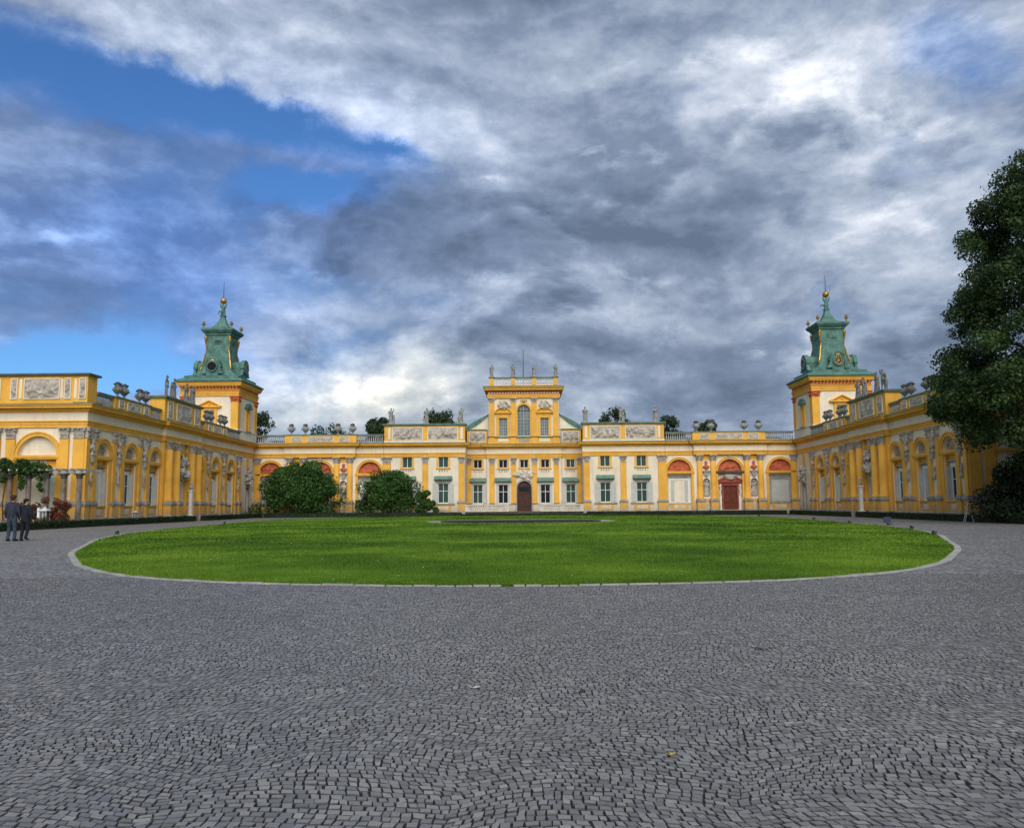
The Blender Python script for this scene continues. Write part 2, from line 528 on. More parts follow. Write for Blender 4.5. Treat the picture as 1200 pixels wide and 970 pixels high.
class MB:
    def __init__(self):
        self.v, self.f = [], []

    def add(self, vs, fs):
        o = len(self.v)
        self.v += [tuple(p) for p in vs]
        self.f += [tuple(i + o for i in q) for q in fs]
        return self

    def box(self, x0, x1, y0, y1, z0, z1):
        return self.add([(x0, y0, z0), (x1, y0, z0), (x1, y1, z0), (x0, y1, z0), (x0, y0, z1), (x1, y0, z1), (x1, y1, z1), (x0, y1, z1)],
                        [(3, 2, 1, 0), (4, 5, 6, 7), (0, 1, 5, 4), (1, 2, 6, 5), (2, 3, 7, 6), (3, 0, 4, 7)])

    def prism_xz(self, pts, y0, y1):
        """closed outline in x,z extruded along y"""
        n = len(pts)
        self.add([(x, y0, z) for x, z in pts] + [(x, y1, z) for x, z in pts],
                 [tuple(range(n)), tuple(range(2 * n - 1, n - 1, -1))] + [((i + 1) % n, i, i + n, (i + 1) % n + n) for i in range(n)])
        return self

    def prism_yz(self, pts, x0, x1):
        n = len(pts)
        self.add([(x0, y, z) for y, z in pts] + [(x1, y, z) for y, z in pts],
                 [tuple(range(n - 1, -1, -1)), tuple(range(n, 2 * n))] + [(i, (i + 1) % n, (i + 1) % n + n, i + n) for i in range(n)])
        return self

    def lathe(self, prof, n=12, c=(0, 0), a0=0.0, a1=2 * PI, cap=True):
        full = abs(a1 - a0 - 2 * PI) < 1e-6
        m = n if full else n + 1
        vs = []
        for r, z in prof:
            for i in range(m):
                a = a0 + (a1 - a0) * i / n
                vs.append((c[0] + r * math.cos(a), c[1] + r * math.sin(a), z))
        fs = []
        for j in range(len(prof) - 1):
            for i in range(n):
                k = (i + 1) % m
                fs.append((j * m + i, j * m + k, (j + 1) * m + k, (j + 1) * m + i))
        if cap and full:
            fs.append(tuple(range(m - 1, -1, -1)))
            fs.append(tuple((len(prof) - 1) * m + i for i in range(m)))
        return self.add(vs, fs)

    def squares(self, prof, c=(0, 0), cut=0.0):
        """stack of square rings (half width, z)"""
        vs, fs = [], []
        for h, z in prof:
            vs += [(c[0] - h, c[1] - h, z), (c[0] + h, c[1] - h, z), (c[0] + h, c[1] + h, z), (c[0] - h, c[1] + h, z)]
        for j in range(len(prof) - 1):
            for i in range(4):
                k = (i + 1) % 4
                fs.append((j * 4 + i, j * 4 + k, j * 4 + 4 + k, j * 4 + 4 + i))
        fs.append((3, 2, 1, 0))
        q = 4 * (len(prof) - 1)
        fs.append((q, q + 1, q + 2, q + 3))
        return self.add(vs, fs)

    def arch_band(self, cx, cz, r0, r1, y0, y1, n=16, a0=0.0, a1=PI):
        vs, fs = [], []
        for i in range(n + 1):
            a = a0 + (a1 - a0) * i / n
            c, s = math.cos(a), math.sin(a)
            vs += [(cx + r0 * c, y0, cz + r0 * s), (cx + r1 * c, y0, cz + r1 * s), (cx + r1 * c, y1, cz + r1 * s), (cx + r0 * c, y1, cz + r0 * s)]
        for i in range(n):
            o, p = 4 * i, 4 * i + 4
            fs += [(o, p, p + 1, o + 1), (o + 1, p + 1, p + 2, o + 2), (o + 3, o + 2, p + 2, p + 3), (o, o + 3, p + 3, p)]
        fs += [(0, 1, 2, 3), (4 * n + 3, 4 * n + 2, 4 * n + 1, 4 * n)]
        return self.add(vs, fs)

    def half_disc(self, cx, cz, r, y, n=16):
        vs = [(cx, y, cz)] + [(cx + r * math.cos(PI * i / n), y, cz + r * math.sin(PI * i / n)) for i in range(n + 1)]
        return self.add(vs, [(0, i + 2, i + 1) for i in range(n)])

    def tube(self, pts, rads, n=8):
        pts = [Vector(p) for p in pts]
        if isinstance(rads, (int, float)):
            rads = [rads] * len(pts)
        vs, fs = [], []
        for j, p in enumerate(pts):
            d = (pts[min(j + 1, len(pts) - 1)] - pts[max(j - 1, 0)]).normalized()
            up = Vector((0, 0, 1)) if abs(d.z) < 0.9 else Vector((1, 0, 0))
            a = d.cross(up).normalized()
            bb = a.cross(d).normalized()
            for i in range(n):
                t = 2 * PI * i / n
                vs.append(p + (a * math.cos(t) + bb * math.sin(t)) * rads[j])
        for j in range(len(pts) - 1):
            for i in range(n):
                k = (i + 1) % n
                fs.append((j * n + i, j * n + k, (j + 1) * n + k, (j + 1) * n + i))
        fs.append(tuple(range(n)))
        fs.append(tuple((len(pts) - 1) * n + i for i in range(n - 1, -1, -1)))
        return self.add(vs, fs)

    def ball(self, c, r, n=8, m=6, sx=1, sy=1, sz=1):
        vs = [(c[0], c[1], c[2] - r * sz)]
        for j in range(1, m):
            p = -PI / 2 + PI * j / m
            for i in range(n):
                a = 2 * PI * i / n
                vs.append((c[0] + r * sx * math.cos(p) * math.cos(a), c[1] + r * sy * math.cos(p) * math.sin(a), c[2] + r * sz * math.sin(p)))
        vs.append((c[0], c[1], c[2] + r * sz))
        fs = [(0, 1 + (i + 1) % n, 1 + i) for i in range(n)]
        for j in range(m - 2):
            for i in range(n):
                a, k = 1 + j * n + i, 1 + j * n + (i + 1) % n
                fs.append((a, k, k + n, a + n))
        o = 1 + (m - 2) * n
        fs += [(o + i, o + (i + 1) % n, len(vs) - 1) for i in range(n)]
        return self.add(vs, fs)

    def capsule(self, p0, p1, r0, r1, n=8):
        """tapered limb with round ends"""
        p0, p1 = Vector(p0), Vector(p1)
        d = (p1 - p0)
        L = d.length
        d = d / max(L, 1e-6)
        pts, rr = [], []
        for k in (-0.98, -0.7, -0.35):
            pts.append(p0 + d * r0 * k)
            rr.append(r0 * math.sqrt(1 - k * k))
        pts += [p0, p1]
        rr += [r0, r1]
        for k in (0.35, 0.7, 0.98):
            pts.append(p1 + d * r1 * k)
            rr.append(r1 * math.sqrt(1 - k * k))
        return self.tube(pts, rr, n)

    def mesh(self, name, smooth=False):
        me = bpy.data.meshes.new(name)
        me.from_pydata(self.v, [], self.f)
        if smooth:
            me.polygons.foreach_set('use_smooth', [True] * len(me.polygons))
        me.update()
        return me


def array_mesh(name, verts, faces_n, nper, smooth=False):
    """fast mesh: verts (N,3) in face order, nper verts per face"""
    me = bpy.data.meshes.new(name)
    N = len(verts)
    me.vertices.add(N)
    me.vertices.foreach_set('co', np.asarray(verts, dtype=np.float32).ravel())
    me.loops.add(N)
    me.loops.foreach_set('vertex_index', np.arange(N, dtype=np.int32))
    me.polygons.add(faces_n)
    me.polygons.foreach_set('loop_start', np.arange(0, N, nper, dtype=np.int32))
    me.polygons.foreach_set('loop_total', np.full(faces_n, nper, dtype=np.int32))
    me.update(calc_edges=True)
    return me


def cached(key, fn, smooth=False):
    if key not in MESH:
        r = fn()
        if isinstance(r, MB):
            r = r.mesh(key, smooth)
        MESH[key] = r
    return MESH[key]


def set_mat(me, mat):
    if not me.materials:
        me.materials.append(MATS[mat])
    return me


def obj(name, me, mat, parent=None, M=None, kind=None):
    """link one mesh object; M is its place in the world"""
    if isinstance(me, MB):
        me = me.mesh(name)
    key = (me.name, mat)
    if me.materials and me.materials[0] != MATS[mat]:
        k2 = me.name + '~' + mat
        if k2 not in MESH:
            c = me.copy()
            c.materials.clear()
            c.materials.append(MATS[mat])
            MESH[k2] = c
        me = MESH[k2]
    else:
        set_mat(me, mat)
    o = bpy.data.objects.new(name, me)
    COL.objects.link(o)
    M = M or Matrix.Identity(4)
    WM[o] = M
    if parent is not None:
        o.parent = parent
        o.matrix_basis = WM[parent].inverted() @ M
    else:
        o.matrix_basis = M
    if kind:
        o['kind'] = kind
    return o


def thing(name, label, cat, M=None, group=None, kind=None):
    o = bpy.data.objects.new(name, None)
    o.empty_display_size = 0.3
    COL.objects.link(o)
    M = M or Matrix.Identity(4)
    WM[o] = M
    o.matrix_basis = M
    tag(o, label, cat, group, kind)
    return o


def tag(o, label, cat, group=None, kind=None):
    o['label'] = label
    o['category'] = cat
    if group:
        o['group'] = group
    if kind:
        o['kind'] = kind
    return o


def remesh(mb, voxel, name, smooth_it=4, smooth=True):
    """fuse overlapping limbs into one continuous surface"""
    me = mb.mesh(name + '_raw')
    o = bpy.data.objects.new(name + '_raw', me)
    COL.objects.link(o)
    m = o.modifiers.new('r', 'REMESH')
    m.mode = 'VOXEL'
    m.voxel_size = voxel
    m.use_smooth_shade = smooth
    if smooth_it:
        s = o.modifiers.new('s', 'SMOOTH')
        s.iterations = smooth_it
        s.factor = 0.5
    dg = bpy.context.evaluated_depsgraph_get()
    r = bpy.data.meshes.new_from_object(o.evaluated_get(dg))
    r.name = name
    bpy.data.objects.remove(o)
    return r


# ---- walls with openings
def wall_grid(mb, x0, x1, z0, z1, holes, y=0.0, reveal=0.3):
    """front face with rectangular openings (hx0,hx1,hz0,hz1) and their reveals"""
    xs = sorted({x0, x1} | {h[0] for h in holes} | {h[1] for h in holes})
    zs = sorted({z0, z1} | {h[2] for h in holes} | {h[3] for h in holes})
    xs = [x for x in xs if x0 - 1e-6 <= x <= x1 + 1e-6]
    zs = [z for z in zs if z0 - 1e-6 <= z <= z1 + 1e-6]
    for i in range(len(xs) - 1):
        for j in range(len(zs) - 1):
            cx, cz = (xs[i] + xs[i + 1]) / 2, (zs[j] + zs[j + 1]) / 2
            if any(h[0] < cx < h[1] and h[2] < cz < h[3] for h in holes):
                continue
            mb.add([(xs[i], y, zs[j]), (xs[i + 1], y, zs[j]), (xs[i + 1], y, zs[j + 1]), (xs[i], y, zs[j + 1])], [(0, 1, 2, 3)])
    for h in holes:
        a, c, d, e = h
        r = reveal
        mb.add([(a, y, d), (c, y, d), (c, y, e), (a, y, e), (a, y + r, d), (c, y + r, d), (c, y + r, e), (a, y + r, e)],
               [(0, 4, 5, 1), (1, 5, 6, 2), (2, 6, 7, 3), (3, 7, 4, 0)])
    return mb


def spandrel(mb, cx, cz, r, y, reveal, n=14):
    """fills the corners above a round arch inside its square opening, with the curved soffit"""
    arc = [(cx + r * math.cos(PI * i / n), cz + r * math.sin(PI * i / n)) for i in range(n + 1)]
    for i in range(n):
        (xa, za), (xb, zb) = arc[i], arc[i + 1]
        mb.add([(xa, y, za), (xa, y, cz + r), (xb, y, cz + r), (xb, y, zb)], [(0, 1, 2, 3)])
        mb.add([(xa, y, za), (xb, y, zb), (xb, y + reveal, zb), (xa, y + reveal, za)], [(0, 1, 2, 3)])
    return mb


# ---- carved work
def relief_grid(w, h, seed, n=14, depth=0.10, res=0.06, clip=None):
    """slab of carved relief, x 0..w, z 0..h, standing out towards -y"""
    rg = np.random.RandomState(seed)
    nx, nz = max(8, int(w / res)), max(8, int(h / res))
    X, Z = np.meshgrid(np.linspace(0, w, nx + 1), np.linspace(0, h, nz + 1))
    Hh = np.zeros_like(X)
    for _ in range(int(n)):
        cx, cz = rg.uniform(0.05, 0.95) * w, rg.uniform(0.1, 0.75) * h
        s = h * rg.uniform(0.75, 1.1)
        parts = [(0, 0.12, 0.10, 0.20, 0.2)]
        for _k in range(4):
            parts.append((rg.uniform(-0.2, 0.2), rg.uniform(-0.22, 0.1), 0.035, rg.uniform(0.10, 0.2), rg.uniform(-1.5, 1.5)))
        parts.append((rg.uniform(-0.06, 0.06), 0.36, 0.055, 0.07, 0))
        amp = rg.uniform(0.6, 1.0)
        for dx_, dz_, a, c, t in parts:
            u = (X - cx - dx_ * s)
            v = (Z - cz - dz_ * s)
            uu = u * math.cos(t) + v * math.sin(t)
            vv = -u * math.sin(t) + v * math.cos(t)
            q = (uu / (a * s)) ** 2 + (vv / (c * s)) ** 2
            Hh = np.maximum(Hh, amp * np.clip(1.25 - q, 0, 1) ** 0.5)
    Hh += rg.uniform(-0.06, 0.06, Hh.shape)
    edge = np.minimum(np.minimum(X, w - X), np.minimum(Z, h - Z))
    Hh *= np.clip(edge / (0.04 * h + 0.01), 0, 1)
    Y = -Hh * depth
    V = np.stack([X, Y, Z], -1).reshape(-1, 3)
    idx = np.arange((nx + 1) * (nz + 1)).reshape(nz + 1, nx + 1)
    fs = np.stack([idx[:-1, :-1], idx[:-1, 1:], idx[1:, 1:], idx[1:, :-1]], -1).reshape(-1, 4)
    if clip is not None:
        cen = V[fs].mean(1)
        keep = clip(cen[:, 0], cen[:, 2])
        fs = fs[keep]
    me = bpy.data.meshes.new('relief')
    me.from_pydata(V.tolist(), [], fs.tolist())
    me.polygons.foreach_set('use_smooth', [True] * len(me.polygons))
    me.update()
    return me


def capital_mb(w=0.62, h=0.68, d=0.30):
    """leafy capital on a flat pilaster, base at z 0, standing out to -d"""
    mb = MB()
    rg = random.Random(3)
    mb.prism_xz([(-w * .42, 0), (w * .42, 0), (w * .46, h * .4), (w * .56, h * .86), (-w * .56, h * .86), (-w * .46, h * .4)], -d * .62, 0.02)
    mb.box(-w * .66, w * .66, -d * 1.12, 0.02, h * .88, h)
    mb.box(-w * .50, w * .50, -d * .78, 0.02, -0.05, 0.0)
    for row, (z0, hh, nn) in enumerate(((0.02, .36, 4), (.30, .36, 5))):
        for i in range(nn):
            x = (-w * .42 + w * .84 * (i + .5) / nn)
            z = z0 * h / .68 * .9
            ww = w * .84 / nn * .46
            mb.add([(x - ww, -d * .62, z), (x + ww, -d * .62, z), (x + ww * .9, -d * .92, z + hh * h * .75), (x - ww * .9, -d * .92, z + hh * h * .75),
                    (x, -d * 1.18, z + hh * h * .82), (x, -d * .7, z + hh * h)],
                   [(0, 1, 2, 3), (3, 2, 4), (3, 4, 5), (4, 2, 5), (0, 3, 5), (1, 5, 2)])
    for sx in (-1, 1):
        for k in range(2):
            mb.ball((sx * w * (.50 + .06 * k), -d * (.95 - .35 * k), h * .74), .12 * h, 6, 4)
    mb.ball((0, -d * 1.0, h * .84), .10 * h, 6, 4)
    return mb


def column_capital_mb(r=0.33, h=0.68):
    mb = MB()
    mb.lathe([(r * .92, -0.04), (r, -0.04), (r * 1.02, 0), (r * .92, .02), (r * .95, h * .4), (r * 1.2, h * .86)], 12)
    mb.box(-r * 1.45, r * 1.45, -r * 1.45, r * 1.45, h * .88, h)
    for row in range(2):
        for i in range(8):
            a = 2 * PI * (i + .5 * row) / 8
            c, s = math.cos(a), math.sin(a)
            z = .03 + row * h * .36
            t = (-s * r * .3, c * r * .3)
            mb.add([(c * r - t[0], s * r - t[1], z), (c * r + t[0], s * r + t[1], z), (c * r * 1.3 + t[0], s * r * 1.3 + t[1], z + h * .28),
                    (c * r * 1.3 - t[0], s * r * 1.3 - t[1], z + h * .28), (c * r * 1.5, s * r * 1.5, z + h * .30), (c * r, s * r, z + h * .38)],
                   [(0, 1, 2, 3), (3, 2, 4), (3, 4, 5), (4, 2, 5), (0, 3, 5), (1, 5, 2)])
    for i in range(4):
        a = PI / 4 + PI / 2 * i
        mb.ball((r * 1.55 * math.cos(a), r * 1.55 * math.sin(a), h * .74), .12 * h, 6, 4)
    return mb


def baluster_mb(h=0.72, w=0.085):
    mb = MB()
    mb.lathe([(w, 0), (w, .05 * h), (w * .6, .1 * h), (w * 1.05, .28 * h), (w * .9, .42 * h), (w * .45, .68 * h), (w * .5, .84 * h), (w * .95, .88 * h), (w * .95, h)], 8)
    return mb


def urn_mb(h=1.2):
    s = h / 1.2
    p = [(.16, 0), (.16, .06), (.07, .10), (.07, .2), (.17, .27), (.30, .42), (.345, .6), (.32, .72), (.20, .80), (.17, .84), (.24, .88), (.25, .91), (.10, .93)]
    mb = MB().lathe([(r * s, z * s) for r, z in p], 14)
    for i in range(2):
        mb.tube([(s * .30 * (1 - 2 * i), 0, s * .46), (s * .46 * (1 - 2 * i), 0, s * .60), (s * .38 * (1 - 2 * i), 0, s * .78), (s * .2 * (1 - 2 * i), 0, s * .80)], s * .035, 6)
    for i in range(10):      # swags round the belly
        a = 2 * PI * i / 10
        mb.ball((s * .335 * math.cos(a), s * .335 * math.sin(a), s * (.50 + .05 * (i % 2))), s * .075, 6, 4)
    return mb


def urn_flowers_mb(h=1.2):
    s = h / 1.2
    rg = random.Random(5)
    mb = MB()
    for i in range(26):
        a, q = rg.uniform(0, 2 * PI), rg.uniform(0, 1) ** .5
        mb.ball((s * .24 * q * math.cos(a), s * .24 * q * math.sin(a), s * (.98 + .16 * (1 - q * q) * rg.uniform(.5, 1))), s * rg.uniform(.05, .085), 6, 4)
    return mb


# ---- stone figures (one continuous carved surface each)
def figure_mesh(name, seed, H=1.75, attr=None, nude=False, voxel=0.03, face=True):
    rg = random.Random(seed)
    mb = MB()
    s = H / 1.75
    lean = rg.uniform(-.06, .06)
    hipx = rg.choice((-1, 1)) * .05
    pel = Vector((hipx, 0, .92)) * s
    che = Vector((lean * .5, -.01, 1.26)) * s
    nk = Vector((lean, -.02, 1.46)) * s
    hd = Vector((lean + rg.uniform(-.03, .03), -.04, 1.63)) * s
    k1, k2 = Vector((-.10 + hipx * .5, -.07, .48)) * s, Vector((.12 + hipx * .5, .0, .48)) * s
    f1, f2 = Vector((-.13, -.10, .05)) * s, Vector((.13, .03, .05)) * s
    C = mb.capsule
    C(pel + Vector((-.08, 0, 0)) * s, k1, .115 * s, .08 * s)
    C(pel + Vector((.08, 0, 0)) * s, k2, .115 * s, .08 * s)
    C(k1, f1, .075 * s, .05 * s)
    C(k2, f2, .075 * s, .05 * s)
    for f in (f1, f2):
        C(f, f + Vector((0, -.14, -.02)) * s, .05 * s, .04 * s)
    C(pel, che, .155 * s, .165 * s, 10)
    C(che + Vector((-.13, 0, .08)) * s, che + Vector((.13, 0, .08)) * s, .10 * s, .10 * s)
    C(nk - Vector((0, 0, .08)) * s, nk + Vector((0, 0, .05)) * s, .06 * s, .055 * s)
    mb.ball(hd, .115 * s, 10, 8, .88, 1.0, 1.15)
    C(hd + Vector((0, -.10, -.02)) * s, hd + Vector((0, -.12, -.03)) * s, .018 * s, .022 * s)      # nose
    mb.ball(hd + Vector((0, .03, .05)) * s, .12 * s, 10, 8, .92, .95, .9)          # hair
    poses = [((-.30, .02, 1.12), (-.22, -.18, 1.08)), ((-.33, .0, 1.15), (-.20, -.10, .96)), ((-.34, -.05, 1.50), (-.28, -.10, 1.72)),
             ((-.30, .04, 1.10), (-.34, -.08, .86)), ((-.28, -.12, 1.14), (.0, -.20, 1.22))]
    for sd in (-1, 1):
        e, h = poses[rg.randrange(len(poses))]
        sh = Vector((sd * .21 + lean * .7, 0, 1.38)) * s
        e = Vector((-sd * e[0] * 1.0, e[1], e[2])) * s
        h = Vector((-sd * h[0], h[1], h[2])) * s
        C(sh, e, .068 * s, .052 * s)
        C(e, h, .052 * s, .038 * s)
        C(h, h + (h - e).normalized() * .07 * s, .04 * s, .03 * s)
    if not nude:                     # drapery: folds hanging from the hips to the ground, cloak over the shoulder
        for i in range(11):
            a = 2 * PI * i / 11 + rg.uniform(-.2, .2)
            t = Vector((math.cos(a) * .14 + hipx, math.sin(a) * .11, .98)) * s
            mm = Vector((math.cos(a) * .17 + hipx * .6, math.sin(a) * .14, .5)) * s
            bt = Vector((math.cos(a) * rg.uniform(.17, .25), math.sin(a) * .19, .04)) * s
            C(t, mm, .045 * s, .055 * s, 6)
            C(mm, bt, .055 * s, .06 * s, 6)
        for i in range(4):
            x = -.16 + .1 * i
            C(Vector((x, .12, 1.36)) * s, Vector((x * 1.3 + .03, .18, .3)) * s, .06 * s, .07 * s, 6)
        C(Vector((-.18, -.08, 1.40)) * s, Vector((.16, -.13, .98)) * s, .05 * s, .06 * s, 6)
    else:
        C(Vector((-.16, -.06, .98)) * s, Vector((.18, -.1, .84)) * s, .07 * s, .06 * s, 6)
        C(Vector((.2, .08, 1.35)) * s, Vector((.24, .12, .1)) * s, .07 * s, .09 * s, 6)
    if attr == 'child':
        x = .34 if rg.random() < 2 else -.34
        C(Vector((x, -.05, .05)) * s, Vector((x, -.02, .5)) * s, .10 * s, .11 * s)
        C(Vector((x, -.02, .5)) * s, Vector((x, -.03, .72)) * s, .11 * s, .09 * s)
        mb.ball(Vector((x, -.05, .92)) * s, .10 * s, 8, 6)
        C(Vector((x - .08, -.05, .74)) * s, Vector((x - .2, -.08, .92)) * s, .04 * s, .035 * s)
    elif attr == 'staff':
        C(Vector((.36, -.12, .04)) * s, Vector((.33, -.1, 1.6)) * s, .025 * s, .025 * s, 6)
        mb.ball(Vector((.33, -.1, 1.66)) * s, .07 * s, 6, 5)
    elif attr == 'pillar':
        C(Vector((.30, .05, .04)) * s, Vector((.30, .05, .85)) * s, .12 * s, .10 * s)
    elif attr == 'shield':
        mb.ball(Vector((-.26, -.12, .45)) * s, .30 * s, 10, 8, .75, .25, 1.2)
    mb.box(-.32 * s, .32 * s, -.24 * s, .24 * s, 0, .06 * s)
    return remesh(mb, voxel * s, name, 2)


def trophy_mesh(name, seed, w, h, voxel=.04, d=.35, n=26):
    """heaped carving of shields, banners, scrolls"""
    rg = random.Random(seed)
    mb = MB()
    mb.ball((0, -.05, h * .45), 1.0, 10, 8, w * .30, d * .6, h * .36)
    mb.ball((0, -d * .6, h * .50), 1.0, 10, 8, w * .17, d * .3, h * .22)
    for i in range(n):
        a = rg.uniform(0, 2 * PI)
        q = rg.uniform(.35, 1)
        x, z = math.cos(a) * w * .46 * q, h * .47 + math.sin(a) * h * .44 * q
        x2, z2 = x + rg.uniform(-.2, .2) * w, z + rg.uniform(-.14, .2) * h
        r = rg.uniform(.05, .10) * min(w, h)
        mb.capsule((x, -rg.uniform(.0, d), z), (x2, -rg.uniform(0, d), z2), r, r * rg.uniform(.5, .9), 6)
        if rg.random() < .3:
            mb.ball((x, -rg.uniform(.3, .9) * d, z), r * 1.3, 6, 5)
    return remesh(mb, voxel, name, 1)


STAT = [figure_mesh('statue_%s' % nm, sd, 1.75, at, nu) for nm, sd, at, nu in
        (('staff', 11, 'staff', False), ('robe', 23, None, False), ('child', 35, 'child', False), ('shield', 48, 'shield', False), ('hero', 57, 'pillar', True), ('cloak', 64, None, False))]
BUST = None


def bust_mesh():
    mb = MB()
    mb.capsule((-.17, 0, .30), (.17, 0, .30), .13, .13)
    mb.capsule((0, 0, .08), (0, 0, .32), .10, .2)
    mb.capsule((0, -.02, .40), (0, -.03, .52), .075, .07)
    mb.ball((0, -.05, .66), .14, 10, 8, .85, 1, 1.15)
    mb.ball((0, .0, .71), .15, 10, 8, .9, .95, .9)
    mb.capsule((-.14, -.1, .34), (.1, -.14, .18), .06, .06)
    mb.capsule((0, 0, -.02), (0, 0, .1), .12, .08)
    return remesh(mb, .03, 'bust', 2)


BUST = bust_mesh()

# ------------------------------------------------------------------ ground, paving, lawn
def quad_sheet(name, x0, x1, y0, y1, z, mat, kind='structure'):
    o = obj(name, MB().add([(x0, y0, z), (x1, y0, z), (x1, y1, z), (x0, y1, z)], [(0, 1, 2, 3)]), mat)
    o['kind'] = kind
    return o


g = quad_sheet('ground', -900, 900, -400, 1500, -0.012, 'leaf_yew')
g.data.materials[0] = material('ground_earth', (0.07, 0.085, 0.035), 1.0, 0.3, 0.2)
SETT_FAR = 16.0
quad_sheet('forecourt_paving', -34, 36, SETT_FAR, 84.2, 0.0, 'far_setts')
quad_sheet('entrance_paving', -34, 36, -30, SETT_FAR + 0.12, -0.006, 'far_setts')
pav = quad_sheet('cobbled_pavement', -14, 14.5, 3.0, SETT_FAR + .1, -0.002, 'joint_earth')


def lay_setts():
    rg = np.random.RandomState(4)
    P = 0.056
    rows = int((SETT_FAR - 3.25) / P) + 20
    tops = []
    for k in range(-8, rows):
        yb = 3.25 + k * P
        xl, xr = -0.70 * yb - 1.3, 0.70 * yb + 1.9
        x = xl + rg.uniform(0, .06)
        ws = []
        while x < xr:
            w = rg.uniform(.040, .070)
            ws.append((x, w))
            x += w
        ws = np.array(ws)
        cx = ws[:, 0] + ws[:, 1] / 2
        tops.append(np.stack([cx, np.full(len(cx), yb), ws[:, 1]], 1))
    A_ = np.concatenate(tops)
    u, yb, w = A_[:, 0], A_[:, 1], A_[:, 2]

    def lay(u_, v_):
        """courses bent into shallow arcs, drifting sideways as they go"""
        per = 1.45
        ph = u_ / per + .17 * np.sin(v_ * .9) + .12 * np.sin(u_ * .37 + 1.3)
        arc = .15 * np.abs(np.sin(PI * ph)) ** .9
        y = v_ + arc + .05 * np.sin(u_ * 2.1 + v_ * 1.7) + .03 * np.sin(u_ * 4.3 - v_ * 3.1)
        xx = u_ + .07 * np.sin(v_ * 2.3 + u_ * .8) + .04 * np.sin(v_ * 5.1 - u_ * 1.7)
        return xx, y

    n = len(u)
    gap = .0031
    hw = w / 2 - gap + rg.uniform(-.002, .001, n)
    hd = P / 2 - gap + rg.uniform(-.004, .002, n)
    jy = rg.uniform(-.004, .004, n)
    zt = .0085 - .0035 * np.clip((yb - 6) / 9, 0, 1) + rg.uniform(-.0025, .0025, n)
    tilt = rg.uniform(-.06, .06, (n, 2))
    top, bot = [], []
    for sx, sy in ((-1, -1), (1, -1), (1, 1), (-1, 1)):
        jx = rg.uniform(-.0055, .0055, n)
        jz = rg.uniform(-.006, .006, n)
        uu, vv = u + sx * hw + jx, yb + jy + sy * hd + jz
        bx, by = lay(uu, vv)
        cxx, cyy = lay(u, yb + jy)
        f = .93
        tx, ty = cxx + (bx - cxx) * f, cyy + (by - cyy) * f
        top.append(np.stack([tx, ty, zt + tilt[:, 0] * (tx - cxx) + tilt[:, 1] * (ty - cyy)], 1))
        m = .95
        bot.append(np.stack([cxx + (bx - cxx) * 1.0, cyy + (by - cyy) * 1.0, np.full(n, .0)], 1))
    top = np.stack(top, 1)
    bot = np.stack(bot, 1)
    cen = top.mean(1)
    ok = (cen[:, 1] < SETT_FAR - .02) & (cen[:, 1] > 3.05)
    top, bot, cen = top[ok], bot[ok], cen[ok]
    infr = (np.abs(cen[:, 0] - .3) < cen[:, 1] * .60) & (cen[:, 1] > 3.72)
    order = np.argsort(np.where(infr, cen[:, 1], 1e9))
    near = set(order[:300].tolist())
    mask = np.ones(len(cen), bool)
    mask[list(near)] = False
    # the nearest setts one by one
    for i in order[:300]:
        c = Vector(cen[i])
        vs = [Vector(p) - c for p in top[i]] + [Vector(p) - c for p in bot[i]]
        mb = MB().add(vs, [(0, 1, 2, 3), (4, 5, 1, 0), (5, 6, 2, 1), (6, 7, 3, 2), (7, 4, 0, 3)])
        me = mb.mesh('cobble')
        me.materials.append(MATS['sett_granite'])
        me.materials.append(MATS['sett_side'])
        me.polygons.foreach_set('material_index', [0, 1, 1, 1, 1])
        obj('cobble', me, 'sett_granite', pav, T(*c))
    t, bt = top[mask], bot[mask]
    n = len(t)
    V = np.concatenate([t, bt], 1).reshape(-1, 3)
    F = []
    base = np.arange(n)[:, None] * 8
    pat = np.array([[0, 1, 2, 3], [4, 5, 1, 0], [5, 6, 2, 1], [6, 7, 3, 2], [7, 4, 0, 3]])
    F = (base[:, None] + pat[None]).reshape(-1, 4)
    me = bpy.data.meshes.new('cobbles')
    me.vertices.add(len(V))
    me.vertices.foreach_set('co', V.astype(np.float32).ravel())
    me.loops.add(F.size)
    me.loops.foreach_set('vertex_index', F.astype(np.int32).ravel())
    me.polygons.add(len(F))
    me.polygons.foreach_set('loop_start', np.arange(0, F.size, 4, dtype=np.int32))
    me.polygons.foreach_set('loop_total', np.full(len(F), 4, dtype=np.int32))
    me.update(calc_edges=True)
    me.materials.append(MATS['sett_granite'])
    me.materials.append(MATS['sett_side'])
    me.polygons.foreach_set('use_smooth', np.zeros(len(F), dtype=bool))
    me.polygons.foreach_set('material_index', np.tile(np.array([0, 1, 1, 1, 1], dtype=np.int32), n))
    obj('cobble_courses', me, 'sett_granite', pav, kind='stuff')


lay_setts()

# the big oval lawn: half width against distance
LW = [(13.95, 0), (14.05, 1.6), (14.55, 4.3), (15.5, 6.4), (16.7, 8.0), (18.8, 9.8), (21.4, 11.4), (24, 12.9), (28, 14.7), (33, 16.9), (38.9, 18.8), (46, 20.1),
      (53, 20.7), (60, 21.6), (66, 22.0), (71.5, 21.9), (76, 20.6), (79, 18.6), (81.2, 15.0), (82.3, 9.5), (82.6, 4), (82.65, 0)]


